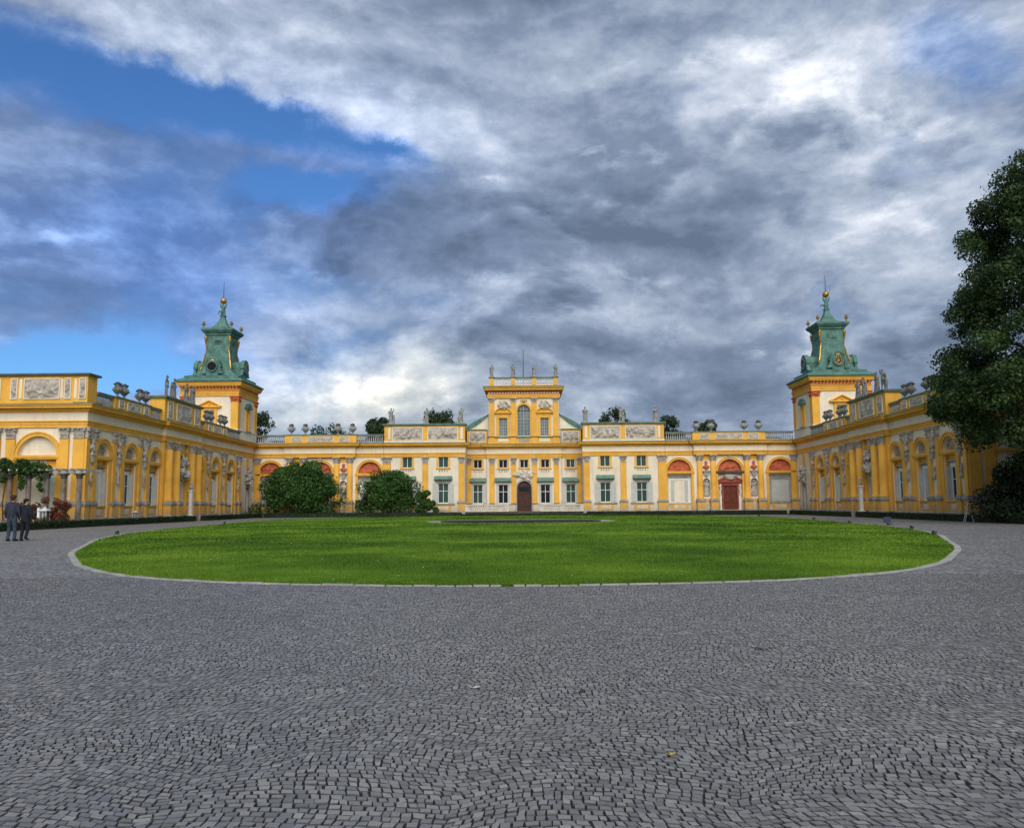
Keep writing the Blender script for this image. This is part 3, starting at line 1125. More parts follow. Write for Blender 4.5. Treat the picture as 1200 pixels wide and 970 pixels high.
def lawn_outline(off=0.0):
    pts = []
    ctl = [(w * .976, y) for y, w in LW] + [(-w, y) for y, w in LW[-2:0:-1]]
    n = len(ctl)
    for i in range(n):
        p0, p1, p2, p3 = (Vector(ctl[(i + k - 1) % n]) for k in range(4))
        for s in range(5):
            t = s / 5
            pts.append(0.5 * ((2 * p1) + (p2 - p0) * t + (2 * p0 - 5 * p1 + 4 * p2 - p3) * t * t + (3 * p1 - p0 - 3 * p2 + p3) * t ** 3))
    out = []
    n = len(pts)
    for i in range(n):
        d = (pts[(i + 1) % n] - pts[i - 1]).normalized()
        nn = Vector((d.y, -d.x))
        q = pts[i] + nn * (off * (.14 + .86 * abs(nn.x) ** 1.3) if off > .05 else off)
        out.append((q.x, q.y))
    return out


LO = lawn_outline(-0.02)
LOK = lawn_outline(0.19)
mb = MB()
cx, cy = 0, 50
lo = lawn_outline(0)
n = len(lo)
vs = [(0, 52, .16)]
for f, z in ((.35, .15), (.65, .11), (.85, .07), (.96, .045), (1.0, .02)):
    vs += [(x * f, 52 + (y - 52) * f, z) for x, y in lo]
fs = [(0, 1 + i, 1 + (i + 1) % n) for i in range(n)]
for r_ in range(4):
    fs += [(1 + r_ * n + i, 1 + (r_ + 1) * n + i, 1 + (r_ + 1) * n + (i + 1) % n, 1 + r_ * n + (i + 1) % n) for i in range(n)]
mb.add(vs, fs)
lawn = obj('lawn', mb.mesh('lawn', True), 'lawn_turf')
lawn['kind'] = 'structure'
kerb = obj('lawn_kerb', MB().add([(x, y, .003) for x, y in LO] + [(x, y, .003) for x, y in LOK], [(i, i + n, (i + 1) % n + n, (i + 1) % n) for i in range(n)]), 'joint_earth')
kerb['kind'] = 'structure'
rg = random.Random(2)
for i in range(n):
    j = (i + 1) % n
    a, b_, c, d = Vector(LO[i] + (0,)), Vector(LO[j] + (0,)), Vector(LOK[j] + (0,)), Vector(LOK[i] + (0,))
    if (d - a).length < .036:
        continue          # grown over by the turf at the near end
    k = .012
    ctr = (a + b_ + c + d) / 4
    h = .028 + rg.uniform(-.008, .008)
    q = [p + (ctr - p).normalized() * k - ctr for p in (a, b_, c, d)]
    obj('kerb_stone', MB().add([p + Vector((0, 0, .004)) for p in q] + [p * .96 + Vector((0, 0, h)) for p in q],
                               [(4, 7, 6, 5), (0, 1, 5, 4), (1, 2, 6, 5), (2, 3, 7, 6), (3, 0, 4, 7)]).mesh('kerb_stone'), 'kerb_stone', kerb, T(*ctr))


def lawn_z(x, y):
    """height of the turf"""
    return .02 + .13 * max(0, 1 - ((x / 21) ** 2 + ((y - 52) / 38) ** 2)) ** .8


def half_width(y):
    for (ya, wa_), (yb, wb_) in zip(LW[:-1], LW[1:]):
        if ya <= y <= yb:
            return wa_ + (wb_ - wa_) * (y - ya) / (yb - ya)
    return 0


def grass():
    rg = np.random.RandomState(8)
    ys = np.array([p[0] for p in LW])
    hs = np.array([p[1] for p in LW])
    out = []
    for y0, y1, dens, hh, ww in ((13.9, 17, 900, .040, .010), (17, 22, 480, .042, .013), (22, 30, 200, .046, .019), (30, 45, 70, .055, .032), (45, 83, 22, .065, .055)):
        area = (y1 - y0) * 2 * np.interp((y0 + y1) / 2, ys, hs)
        N = int(area * dens)
        y = rg.uniform(y0, y1, N)
        x = rg.uniform(-1, 1, N) * 22
        hw = np.interp(y, ys, hs) + rg.uniform(-.05, .02, N) + .07 * (y < 19) * rg.uniform(0, 1, N)
        k = np.abs(x) < hw
        N2 = int(N)
        x = np.where(k, x, rg.uniform(-1, 1, N) * np.maximum(hw, .1))
        x = np.where(x > 0, x * .976, x)
        bed = (x / 6.6) ** 2 + ((y - 55.5) / 5.4) ** 2 < 1
        x, y = x[~bed], y[~bed]
        N = len(x)
        z = .012 + .13 * np.maximum(0, 1 - ((x / 21) ** 2 + ((y - 52) / 38) ** 2)) ** .8
        a = rg.uniform(0, 2 * PI, N)
        h = hh * rg.uniform(.5, 1.25, N)
        w = ww * rg.uniform(.6, 1.2, N)
        lx, ly = rg.normal(0, .5, N) * h, rg.normal(0, .5, N) * h
        dx_, dy_ = np.cos(a) * w, np.sin(a) * w
        p0 = np.stack([x - dx_, y - dy_, z], 1)
        p1 = np.stack([x + dx_, y + dy_, z], 1)
        p2 = np.stack([x + lx, y + ly, z + h], 1)
        out.append(np.stack([p0, p1, p2], 1).reshape(-1, 3))
    V = np.concatenate(out)
    me = array_mesh('grass', V, len(V) // 3, 3)
    o = obj('grass', me, 'grass_blade')
    tag(o, 'short mown green grass over the big oval lawn', 'grass', kind='stuff')
    # a few white flower heads in the turf
    N = 60
    y = rg.uniform(14.3, 34, N)
    x = rg.uniform(-.95, .95, N) * np.interp(y, ys, hs)
    mbd = MB()
    for i in range(N):
        r_ = rg.uniform(.008, .014)
        z = lawn_z(x[i], y[i]) + .05
        mbd.add([(x[i] + r_ * math.cos(k * PI / 3), y[i] + r_ * math.sin(k * PI / 3), z + .008 * math.sin(k * 2)) for k in range(6)] + [(x[i], y[i], z + .015)],
                [(k, (k + 1) % 6, 6) for k in range(6)])
    o = obj('daisies', mbd, 'daisy_white')
    tag(o, 'tiny white daisies scattered in the near lawn', 'daisies', kind='stuff')


grass()

# round bed in the middle of the lawn
rb = MB().lathe([(6.3, .10), (6.3, .165), (5.0, .17)], 48, cap=False)
vs = [(0, 0, .172)] + [(6.28 * math.cos(2 * PI * i / 48), 6.28 * math.sin(2 * PI * i / 48), .166) for i in range(48)]
rb = MB().add(vs, [(0, 1 + i, 1 + (i + 1) % 48) for i in range(48)])
rb.lathe([(6.28, .166), (6.4, .05)], 48, cap=False)
bed = thing('flower_bed', 'low round bed with pale gravel rim and dark soil in mid lawn', 'flower bed', T(-.1, 55.4, 0))
obj('gravel_rim', rb, 'gravel', bed, T(-.1, 55.4, 0) @ SC(1, .80, 1))
obj('soil', MB().lathe([(5.2, .168), (5.15, .235), (2, .24), (.05, .245)], 40), 'soil', bed, T(-.1, 53.3, 0) @ SC(1, .52, 1))
rg = np.random.RandomState(5)


def leaf_cloud(centers, radii, counts, size, seed, squash=(1, 1, 1), shell=.55):
    """many small pointed leaves scattered through clumps"""
    rg = np.random.RandomState(seed)
    P, Nn = [], []
    for c, r_, k in zip(centers, radii, counts):
        d = rg.normal(size=(k, 3))
        d /= np.linalg.norm(d, axis=1)[:, None]
        q = rg.uniform(shell ** 3, 1, k) ** (1 / 3)
        q *= rg.uniform(.86, 1.12, k)
        P.append(np.asarray(c) + d * (q * r_)[:, None] * np.asarray(squash))
        Nn.append(d)
    P, Nn = np.concatenate(P), np.concatenate(Nn)
    n = len(P)
    nrm = Nn + rg.normal(size=(n, 3)) * .75
    nrm[:, 2] += .35
    nrm /= np.linalg.norm(nrm, axis=1)[:, None]
    t = np.cross(nrm, rg.normal(size=(n, 3)))
    t /= np.linalg.norm(t, axis=1)[:, None]
    u = np.cross(nrm, t)
    s = (size * rg.uniform(.6, 1.35, n))[:, None]
    a, c_ = P - t * s, P + t * s
    bb, d_ = P + u * s * .55 - nrm * s * .12, P - u * s * .55 - nrm * s * .12
    V = np.stack([a, bb, c_, d_], 1).reshape(-1, 3)
    return array_mesh('leaves', V, n, 4)


def limb_mb(base, tips, r0, seed, fork=.45):
    """tapered trunk with limbs reaching to the given points"""
    rg = random.Random(seed)
    mb = MB()
    base = Vector(base)
    top = Vector((base.x, base.y, base.z))
    zt = max(t[2] for t in tips)
    trunk = [base + Vector((rg.uniform(-.08, .08) * k, rg.uniform(-.08, .08) * k, (zt - base.z) * k / 6)) for k in range(6)]
    mb.tube(trunk, [r0 * 1.25] + [r0 * (1 - k / 6.5) for k in range(1, 6)], 9)
    for t in tips:
        t = Vector(t)
        k = min(4, max(1, int((t.z - base.z) / (zt - base.z) * 6 * .72)))
        a = trunk[k]
        m = a.lerp(t, .5) + Vector((0, 0, (t - a).length * .10))
        rr = r0 * (1 - k / 6.5) * .42
        mb.tube([a, m, t], [rr, rr * .6, rr * .2], 6)
    return mb


# ------------------------------------------------------------------ palace: shared architectural parts
D0 = 92.6
ZA, ZF, ZC, ZT = 6.60, 7.03, 7.64, 8.18      # architrave, frieze, cornice, top


def bands(x0, x1, layers):
    mb = MB()
    for z0, z1, p, back in layers:
        mb.box(x0 - p, x1 + p, -p, back, z0, z1)
    return mb


def entablature(P, Fr, x0, x1, back=0.5, dz=0.0, ext=(1, 1)):
    """architrave, frieze, cornice and metal flashing along a front"""
    def lay(mb, z0, z1, p):
        mb.box(x0 - p * ext[0], x1 + p * ext[1], -p, back, z0 + dz, z1 + dz)
        return mb
    a = MB()
    lay(a, ZA, ZA + .20, .10)
    lay(a, ZA + .20, ZF - .05, .135)
    lay(a, ZF - .05, ZF + .03, .20)
    obj('architrave', a, 'yellow_plaster', P, Fr)
    obj('frieze', lay(MB(), ZF + .03, ZC - .02, .10), 'cream_plaster', P, Fr)
    c = MB()
    lay(c, ZC - .02, ZC + .08, .17)
    lay(c, ZC + .08, ZC + .18, .28)
    lay(c, ZC + .18, ZC + .24, .34)
    lay(c, ZC + .24, ZC + .40, .58)
    lay(c, ZC + .40, ZC + .47, .66)
    obj('cornice', c, 'yellow_plaster', P, Fr)
    p = .69
    f = MB().prism_yz([(-p, ZC + .47 + dz), (-p, ZC + .51 + dz), (-.1, ZT + .06 + dz), (back - .01, ZT + .06 + dz), (back - .01, ZC + .47 + dz)], x0 - p * ext[0], x1 + p * ext[1])
    obj('cornice_flashing', f, 'lead_green', P, Fr)


def pilaster(P, Fr, x, y=0.0, w=.62, d=.16, zb=1.66, zt=5.92, ped=True, dz=0.0):
    s = obj('pilaster', cached('pil%g_%g_%g' % (w, d, zt - zb), lambda: MB().box(-w / 2, w / 2, -d, .02, zb, zt).box(-w / 2 - .05, w / 2 + .05, -d - .05, .02, zb, zb + .12)), 'yellow_plaster', P, Fr @ T(x, y, 0))
    obj('capital', cached('cap%g' % w, lambda: capital_mb(w, .68, .28)), 'carved_stone', s, Fr @ T(x, y, zt))
    if ped:
        obj('pedestal_cap', cached('pc%g_%g' % (w, d), lambda: MB().box(-w / 2 - .12, w / 2 + .12, -d - .14, .02, 1.34, 1.44).box(-w / 2 - .17, w / 2 + .17, -d - .19, .02, 1.44, 1.54).box(-w / 2 - .08, w / 2 + .08, -d - .09, .02, 1.54, zb - .002)), 'grey_stone', s, Fr @ T(x, y, 0))
        obj('pedestal', cached('pd%g_%g' % (w, d), lambda: MB().box(-w / 2 - .07, w / 2 + .07, -d - .08, .02, .52, 1.34)), 'yellow_plaster', s, Fr @ T(x, y, 0))
        obj('pedestal_foot', cached('pf%g_%g' % (w, d), lambda: MB().box(-w / 2 - .13, w / 2 + .13, -d - .15, .02, .0, .45).box(-w / 2 - .10, w / 2 + .10, -d - .11, .02, .45, .52)), 'grey_stone', s, Fr @ T(x, y, 0))
    return s


def column(P, Fr, x, y=0.0, r=.33, zb=1.66, zt=5.92):
    s = obj('column', cached('col%g' % r, lambda: MB().lathe([(r * 1.3, zb), (r * 1.3, zb + .08), (r * 1.12, zb + .12), (r * 1.18, zb + .2), (r, zb + .26), (r, zb + 1.6), (r * .87, zt)], 16), True), 'yellow_plaster', P, Fr @ T(x, y, 0))
    obj('capital', cached('ccap%g' % r, lambda: column_capital_mb(r * .87, .68)), 'carved_stone', s, Fr @ T(x, y, zt))
    w, d = 2 * r + .1, r + .1
    obj('pedestal_cap', cached('cpc%g' % r, lambda: MB().box(-w / 2 - .10, w / 2 + .10, -d - .10, .3, 1.34, 1.44).box(-w / 2 - .15, w / 2 + .15, -d - .15, .3, 1.44, 1.54).box(-w / 2 - .06, w / 2 + .06, -d - .06, .3, 1.54, zb - .002)), 'grey_stone', s, Fr @ T(x, y, 0))
    obj('pedestal', cached('cpd%g' % r, lambda: MB().box(-w / 2 - .05, w / 2 + .05, -d - .05, .3, .52, 1.34)), 'yellow_plaster', s, Fr @ T(x, y, 0))
    obj('pedestal_foot', cached('cpf%g' % r, lambda: MB().box(-w / 2 - .12, w / 2 + .12, -d - .12, .3, .0, .52)), 'grey_stone', s, Fr @ T(x, y, 0))
    return s


def sash_mb(w, h, transom=.62, mull=1, bars=0, t=.055):
    mb = MB()
    mb.box(-w / 2, -w / 2 + t, 0, .06, 0, h).box(w / 2 - t, w / 2, 0, .06, 0, h)
    mb.box(-w / 2 + t, w / 2 - t, 0, .06, 0, t).box(-w / 2 + t, w / 2 - t, 0, .06, h - t, h)
    if mull:
        mb.box(-t * .55, t * .55, -.012, .055, t, h - t)
    if transom:
        z = h * transom
        mb.box(-w / 2 + t, -t * .55, -.008, .055, z - t * .5, z + t * .5).box(t * .55, w / 2 - t, -.008, .055, z - t * .5, z + t * .5)
    for i in range(bars):
        z = h * (i + 1) / (bars + 1)
        if transom and abs(z - h * transom) < .12:
            continue
        mb.box(-w / 2 + t, -t * .55, .008, .045, z - .010, z + .010).box(t * .55, w / 2 - t, .008, .045, z - .010, z + .010)
    if bars > 3:
        for x in (-w / 4, w / 4):
            mb.box(x - .011, x + .011, .012, .035, t, h - t)
    return mb


def window(P, Fr, x, z, w, h, gl='glass_dark', y=.16, transom=.62, bars=0, frame='white_paint', curtain=False):
    o = obj('window', cached('sash%g_%g_%g_%d' % (w, h, transom, bars), lambda: sash_mb(w, h, transom, 1, bars)), frame, P, Fr @ T(x, y, z))
    obj('pane', cached('pane%g_%g' % (w, h), lambda: MB().box(-w / 2 + .03, w / 2 - .03, .03, .04, .03, h - .03)), gl, o, Fr @ T(x, y, z))
    return o


def shutter_mb(w, h):
    mb = MB().box(0, w, -.035, 0, 0, h)
    for k in range(3):
        z0, z1 = h * k / 3 + .10, h * (k + 1) / 3 - .06
        mb.box(.07, w - .07, -.05, -.034, z0, z1)
    return mb


def shutters(P, Fr, x, z, w, h, sw, y=-.03, mat='shutter_paint'):
    for sx in (-1, 1):
        obj('shutter', cached('sh%g_%g' % (sw, h), lambda: shutter_mb(sw, h)), mat, P, Fr @ T(x + (w / 2 if sx > 0 else -w / 2 - sw), y, z))


def surround_mb(w, h, t=.2, d=.06, sill=True):
    mb = MB()
    mb.box(-w / 2 - t, -w / 2, -d, .02, 0, h).box(w / 2, w / 2 + t, -d, .02, 0, h)
    mb.box(-w / 2 - t, w / 2 + t, -d - .012, .02, h, h + t)
    if sill:
        mb.box(-w / 2 - t - .06, w / 2 + t + .06, -d - .06, .02, -.14, 0)
    return mb


def frame_panel(P, Fr, x0, x1, z0, z1, seed, y=-.02, t=.06, depth=.10, mat='carved_stone', fmat='cream_plaster', n=None, name='relief_panel'):
    """carved panel inside a moulded frame"""
    w, h = x1 - x0, z1 - z0
    f = MB()
    f.box(x0 - t, x0, y - .05, .02, z0 - t, z1 + t).box(x1, x1 + t, y - .05, .02, z0 - t, z1 + t)
    f.box(x0, x1, y - .05, .02, z0 - t, z0).box(x0, x1, y - .05, .02, z1, z1 + t)
    fo = obj('panel_frame', f, fmat, P, Fr)
    obj(name, relief_grid(w, h, seed, n or max(4, int(w / h * 5)), depth, max(.05, min(.09, h / 18))), mat, fo, Fr @ T(x0, y - .012, z0))
    obj('panel_ground', MB().box(x0, x1, y - .008, y + .015, z0, z1), mat, fo, Fr)


def balustrade(P, Fr, x0, x1, z0, z1, y=0, dep=.30, mat='grey_stone', cap='lead_green', base=.12, step=.24):
    r = obj('balustrade', MB().box(x0, x1, y, y + dep, z0, z0 + base).box(x0, x1, y + .02, y + dep - .02, z1 - .17, z1 - .06), mat, P, Fr)
    obj('balustrade_cap', MB().box(x0, x1, y - .05, y + dep + .05, z1 - .06, z1), cap, r, Fr)
    h = z1 - .17 - z0 - base
    n = max(2, int(round((x1 - x0) / step)))
    for i in range(n):
        obj('baluster', cached('bal%.3f' % h, lambda: baluster_mb(h, .085), True), mat, r, Fr @ T(x0 + (x1 - x0) * (i + .5) / n, y + dep / 2, z0 + base))
    return r


def arch_mould(P, Fr, x, zs, r0, r1, y=0.0, d=.10, mat='yellow_plaster', key=None):
    o = obj('archivolt', cached('arch%g_%g_%g' % (r0, r1, d), lambda: MB().arch_band(0, 0, r0, r1, -d, .02, 18).arch_band(0, 0, r1 - .09, r1 + .001, -d - .05, -d, 18)), mat, P, Fr @ T(x, y, zs))
    return o


def lunette(P, Fr, x, z, r, seed, mat, y=.25, depth=.12, n=9):
    o = obj('lunette', cached('lun%g' % r, lambda: MB().half_disc(0, 0, r, 0, 18)), mat, P, Fr @ T(x, y, z))
    obj('lunette_relief', cached('lunr%g_%d_%g' % (r, seed, depth), lambda: relief_grid(2 * r, r, seed, n, depth, .07, lambda X, Z: (X - r) ** 2 + Z ** 2 < (r * .97) ** 2)), mat, o, Fr @ T(x - r, y - .01, z))
    return o

# ------------------------------------------------------------------ main building
FM = T(0, D0, 0)
main = thing('palace', 'long yellow and cream palace front with arched dark door in the middle', 'palace', FM)
CY = 3.0          # the middle part stands back by this much

# bulk behind the fronts
obj('building_mass', MB().box(-30.0, -6.72, .62, 14, 0, 8.15).box(6.72, 30.0, .62, 14, 0, 8.15).box(-6.715, 6.715, CY + .9, 13.9, 0, 8.14), 'cream_plaster', main, FM)
obj('arcade_roof', MB().prism_yz([(1.2, 8.26), (13.5, 8.26), (9, 8.9), (4.5, 8.9)], -30, -16).prism_yz([(1.2, 8.262), (13.5, 8.262), (9, 8.902), (4.5, 8.902)], 16, 30), 'dark_roof', main, FM)
obj('roof', MB().prism_yz([(1.2, 8.3), (13.5, 8.3), (9, 10.0), (4.5, 10.0)], -15.7, -6.9).prism_yz([(1.2, 8.3), (13.5, 8.3), (9, 10.0), (4.5, 10.0)], 6.9, 15.7), 'copper', main, FM)

ARC_X = (17.45, 23.1, 28.75)
RI, RO, ZS = 1.34, 1.61, 4.74

for sx in (-1, 1):
    # --- arcaded part
    x0, x1 = (15.88, 30.75)
    xa, xb = (x0, x1) if sx > 0 else (-x1, -x0)
    holes = [(sx * ax - RI, sx * ax + RI, .45, ZS + RI) for ax in ARC_X]
    niches = [(sx * nx - .40, sx * nx + .40, 1.95, 3.55 + .40) for nx in (20.45, 25.78)]
    wl = MB()
    wall_grid(wl, xa, xb, 0, ZA + .02, holes + niches, 0, .34)
    for ax in ARC_X:
        spandrel(wl, sx * ax, ZS, RI, 0, .34)
    for nx in (20.45, 25.78):
        spandrel(wl, sx * nx, 3.55, .40, 0, .34)
    obj('wall', wl, 'cream_plaster', main, FM)
    for ax in ARC_X:
        obj('bay_back', cached('bayb', lambda: MB().box(-RI, RI, .335, .345, .45, ZS + .02)), 'cream_plaster', main, FM @ T(sx * ax, 0, 0))
    obj('plinth', MB().box(xa, xb, -.05, .02, 0, .42), 'grey_stone', main, FM)
    for k, ax in enumerate(ARC_X):
        X = sx * ax
        arch_mould(main, FM, X, ZS, RI, RO, 0)
        if k == 1:
            obj('keystone', cached('keyst', lambda: MB().prism_xz([(-.13, 0), (.13, 0), (.22, .50), (-.22, .50)], -.22, 0).ball((0, -.22, .3), .13, 8, 6)), 'carved_stone', main, FM @ T(X, 0, ZS + RI))
        lunette(main, FM, X, ZS + .03, RI, 40 + k, 'terracotta', .30, .16, 8)
        im = MB().box(-RO - .08, RO + .08, -.14, .34, ZS - .16, ZS + .03).box(-RO - .02, RO + .02, -.10, .34, ZS - .26, ZS - .16)
        obj('impost', cached('impost%d' % (k == 1), lambda: im), 'dark_stone' if k == 1 else 'yellow_plaster', main, FM @ T(X, 0, 0))
        for s2 in (-1, 1):
            obj('pier', cached('pier', lambda: MB().box(-(RO - RI) / 2, (RO - RI) / 2, -.06, .02, .45, ZS - .26)), 'yellow_plaster', main, FM @ T(X + s2 * (RI + RO) / 2, 0, 0))
        if k != 1:
            # shuttered opening with grey lintel under the arch
            gw, gh = (1.16, 2.35)
            o = obj('window', cached('lw%d' % k, lambda: surround_mb(1.95, 2.42, .2, .05)), 'white_trim' if k == 0 else 'grey_stone', main, FM @ T(X, .32, 1.34))
            if k == 0:
                obj('blind_panel', cached('blindp', lambda: MB().box(-.58, .58, -.02, .01, .02, 2.38)), 'cream_plaster', o, FM @ T(X, .32, 1.34))
                shutters(o, FM, X, 1.36, 1.16, 2.38, .40, .31)
            else:
                for s2 in (-1, 1):
                    obj('shutter', cached('shw', lambda: shutter_mb(.96, 2.38)), 'shutter_paint', o, FM @ T(X + (-.965 if s2 < 0 else .005), .31, 1.36))
            obj('lintel', cached('lint', lambda: MB().box(-1.12, 1.12, -.08, .02, 2.66, 2.85).box(-1.22, 1.22, -.16, .02, 2.85, 2.95).box(-1.3, 1.3, -.24, .02, 2.95, 3.02)), 'grey_stone', o, FM @ T(X, .32, 1.34))
            ap = obj('apron', cached('apron', lambda: MB().box(-1.0, 1.0, -.05, .02, .45, 1.16)), 'yellow_plaster', o, FM @ T(X, .32, 0))
            obj('apron_panel', cached('apronp', lambda: MB().box(-.62, .62, -.075, -.045, .62, 1.0)), 'cream_plaster', o, FM @ T(X, .32, 0))
        else:
            # red marble portal
            d = obj('portal_door', MB().box(-.76, .76, .20, .28, .40, 3.12), 'red_door', main, FM @ T(X, 0, 0))
            lf = MB()
            for s2 in (-1, 1):
                for z0, z1 in ((.55, 1.05), (1.2, 2.2), (2.35, 2.95)):
                    a, c = sorted((s2 * .10, s2 * .66))
                    lf.box(a, c, .165, .20, z0, z1)
            obj('door_panel', lf, 'red_door', d, FM @ T(X, 0, 0))
            fr = MB().box(-.92, -.76, .05, .3, .40, 3.14).box(.76, .92, .05, .3, .40, 3.14).box(-.92, .92, .04, .3, 3.14, 3.34)
            fr.box(-1.12, 1.12, -.02, .3, 3.34, 3.50).box(-1.32, 1.32, -.14, .3, 3.50, 3.60)
            pd = [(-1.36, 3.60), (-1.30, 3.72), (-.55, 4.08), (-.38, 3.98), (-.42, 3.86), (-.2, 3.66), (.2, 3.66), (.42, 3.86), (.38, 3.98), (.55, 4.08), (1.30, 3.72), (1.36, 3.60)]
            fr.prism_xz(pd, -.06, .3)
            for s2 in (-1, 1):
                fr.prism_xz([(s2 * 1.40, 3.63), (s2 * 1.34, 3.80), (s2 * .55, 4.18), (s2 * .45, 4.10), (s2 * .58, 4.0)][::s2], -.16, .02)
            obj('portal_frame', fr, 'red_marble', d, FM @ T(X, 0, 0))
            obj('portal_cartouche', cached('cart_s', lambda: trophy_mesh('cartouche', 9, 1.5, .72, .03, .25, 20)), 'carved_stone', d, FM @ T(X, .0, 3.72))
            for s2 in (-1, 1):
                obj('scroll_bracket', cached('scroll', lambda: MB().tube([(0, -.05, 0), (-.04, -.1, .35), (.06, -.14, .8), (-.02, -.2, 1.1), (.10, -.12, 1.35), (.12, -.02, 1.2)], [.07, .09, .11, .13, .10, .05], 8)), 'white_trim', d, FM @ T(X + s2 * 1.12, .2, 2.0) @ SC(-s2, 1, 1))
                obj('portal_jamb', cached('pjamb', lambda: MB().box(-.10, .10, -.06, .14, .42, 2.05)), 'white_trim', d, FM @ T(X + s2 * 1.06, .2, 0))
            obj('garland', cached('garl', lambda: trophy_mesh('garland', 4, 2.3, .42, .035, .15, 18)), 'white_trim', d, FM @ T(X, .25, 4.12))
            obj('door_step', MB().box(-1.5, 1.5, -.7, .3, .0, .38).box(-1.9, 1.9, -1.1, -.7, 0, .19), 'dark_stone', d, FM @ T(X, 0, 0))
    # --- the three middle bays step forward a little
    for cxk in (19.72, 21.22, 24.98, 26.52):
        column(main, FM, sx * cxk, -.10, .33)
    pilaster(main, FM, sx * 30.25, 0, .70, .14)
    pilaster(main, FM, sx * 15.55, -.02, .92, .16)
    for nx in (20.45, 25.78):
        X = sx * nx
        obj('niche_back', cached('nicheb', lambda: MB().box(-.41, .41, .30, .34, 1.95, 3.95)), 'carved_stone', main, FM @ T(X, 0, 0))
        nf = MB().box(-.54, -.40, -.05, .02, 1.80, 3.55).box(.40, .54, -.05, .02, 1.80, 3.55).box(-.54, .54, -.05, .02, 1.70, 1.95).arch_band(0, 3.55, .40, .54, -.05, .02, 12)
        obj('niche_frame', cached('nichef', lambda: nf), 'white_trim', main, FM @ T(X, 0, 0))
        obj('yellow_band', cached('nband', lambda: MB().box(-.55, .55, -.03, .02, 1.34, 1.70).box(-.55, .55, -.03, .02, 6.05, 6.58)), 'yellow_plaster', main, FM @ T(X, 0, 0))
        obj('bracket', cached('brack', lambda: MB().box(-.42, .42, -.32, .02, 4.70, 4.82).prism_xz([(-.36, 4.70), (-.14, 4.15), (.14, 4.15), (.36, 4.70)], -.24, .02)), 'grey_stone', main, FM @ T(X, 0, 0))
        o = obj('portrait_bust', BUST, 'terracotta', None, FM @ T(X, -.10, 4.84) @ SC(1.30, 1, 1.30))
        tag(o, 'red terracotta bust above the %s niche of the %s portal' % (('inner' if nx < 22 else 'outer'), ('left, half hidden' if sx < 0 else 'right, red-doored')), 'bust', 'red busts between the columns')
        o = obj('niche_statue', STAT[(1 if nx < 22 else 3)], 'carved_stone', None, FM @ T(X, .12, 2.02) @ SC(1.0, .7, 1.0))
        tag(o, 'grey stone figure in the arched niche on the %s side of the %s portal' % (('inner' if nx < 22 else 'outer'), ('left' if sx < 0 else 'right')), 'statue', 'statues in the palace front niches')
        obj('niche_base', cached('nicheba', lambda: MB().box(-.38, .38, -.1, .3, 1.953, 2.02)), 'red_marble', main, FM @ T(X, 0, 0))
    # entablature: straight run, projecting middle run
    entablature(main, FM, *((15.9, 30.75) if sx > 0 else (-30.75, -15.9)), back=.62, dz=0, ext=(0, 0))
    entablature(main, FM @ T(0, -.30, 0), *((19.15, 27.1) if sx > 0 else (-27.1, -19.15)), back=.35, dz=.006)
    # parapet
    a, c = (19.0, 27.2) if sx > 0 else (-27.2, -19.0)
    par = obj('parapet', MB().box(a, c, -.12, .28, ZT + .05, 9.12), 'yellow_plaster', main, FM)
    obj('parapet_cap', MB().box(a - .08, c + .08, -.2, .36, 9.12, 9.23), 'lead_green', par, FM)
    for (u0, u1, sd) in ((19.85, 20.95, 1), (21.65, 24.6, 2), (25.3, 26.4, 3)):
        xx = sorted((sx * u0, sx * u1))
        frame_panel(par, FM @ T(0, -.12, 0), xx[0], xx[1], 8.45, 8.95, sd + 10, t=.05, depth=.08)
    for (u0, u1) in ((16.0, 18.95), (27.25, 30.4)):
        xx = sorted((sx * u0, sx * u1))
        balustrade(main, FM, xx[0], xx[1], ZT + .05, 9.2, -.02)

    # --- corner block, two storeys
    x0, x1 = 6.7, 15.86
    xa, xb = (x0, x1) if sx > 0 else (-x1, -x0)
    WX = (9.13, 13.22)
    holes = []
    for wx in WX:
        holes += [(sx * wx - .575, sx * wx + .575, 1.38, 3.56), (sx * wx - .56, sx * wx + .56, 5.36, 6.56)]
    wl = wall_grid(MB(), xa, xb, 0, ZA + .02, holes, -.004, .25)
    xi = sx * x0                                   # return wall towards the recess
    wl.box(min(xi, xi + sx * .3), max(xi, xi + sx * .3), 0, CY + .4, 0, 8.2)
    obj('wall', wl, 'cream_plaster', main, FM)
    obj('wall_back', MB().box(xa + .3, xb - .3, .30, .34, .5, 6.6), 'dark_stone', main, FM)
    obj('plinth', MB().box(xa, xb, -.06, .02, 0, .42), 'grey_stone', main, FM)
    pilaster(main, FM, sx * 7.06, -.004, .62)
    pilaster(main, FM, sx * 11.17, -.004, .62)
    for wx in WX:
        X = sx * wx
        gr = 'glass_green' if not (sx < 0 and wx > 10) else 'glass_green'
        w = window(main, FM, X, 1.38, 1.15, 2.18, gr)
        shutters(w, FM, X, 1.36, 1.15, 2.24, .63, -.01)
        obj('sill', cached('sill1', lambda: MB().box(-1.3, 1.3, -.16, .0, -.14, -.02)), 'grey_stone', w, FM @ T(X, 0, 1.36))
        obj('lintel', cached('lint2', lambda: MB().box(-.80, .80, -.06, .0, 2.22, 2.44).box(-.95, .95, -.12, .0, 2.44, 2.56).box(-1.0, 1.0, -.2, .0, 2.56, 2.64)), 'grey_stone', w, FM @ T(X, 0, 1.36))
        obj('hood', cached('hood1', lambda: MB().prism_yz([(0, 2.64), (-.42, 2.64), (-.42, 2.72), (-.05, 3.06), (0, 3.06)], -1.02, 1.02)), 'pale_copper', w, FM @ T(X, 0, 1.36))
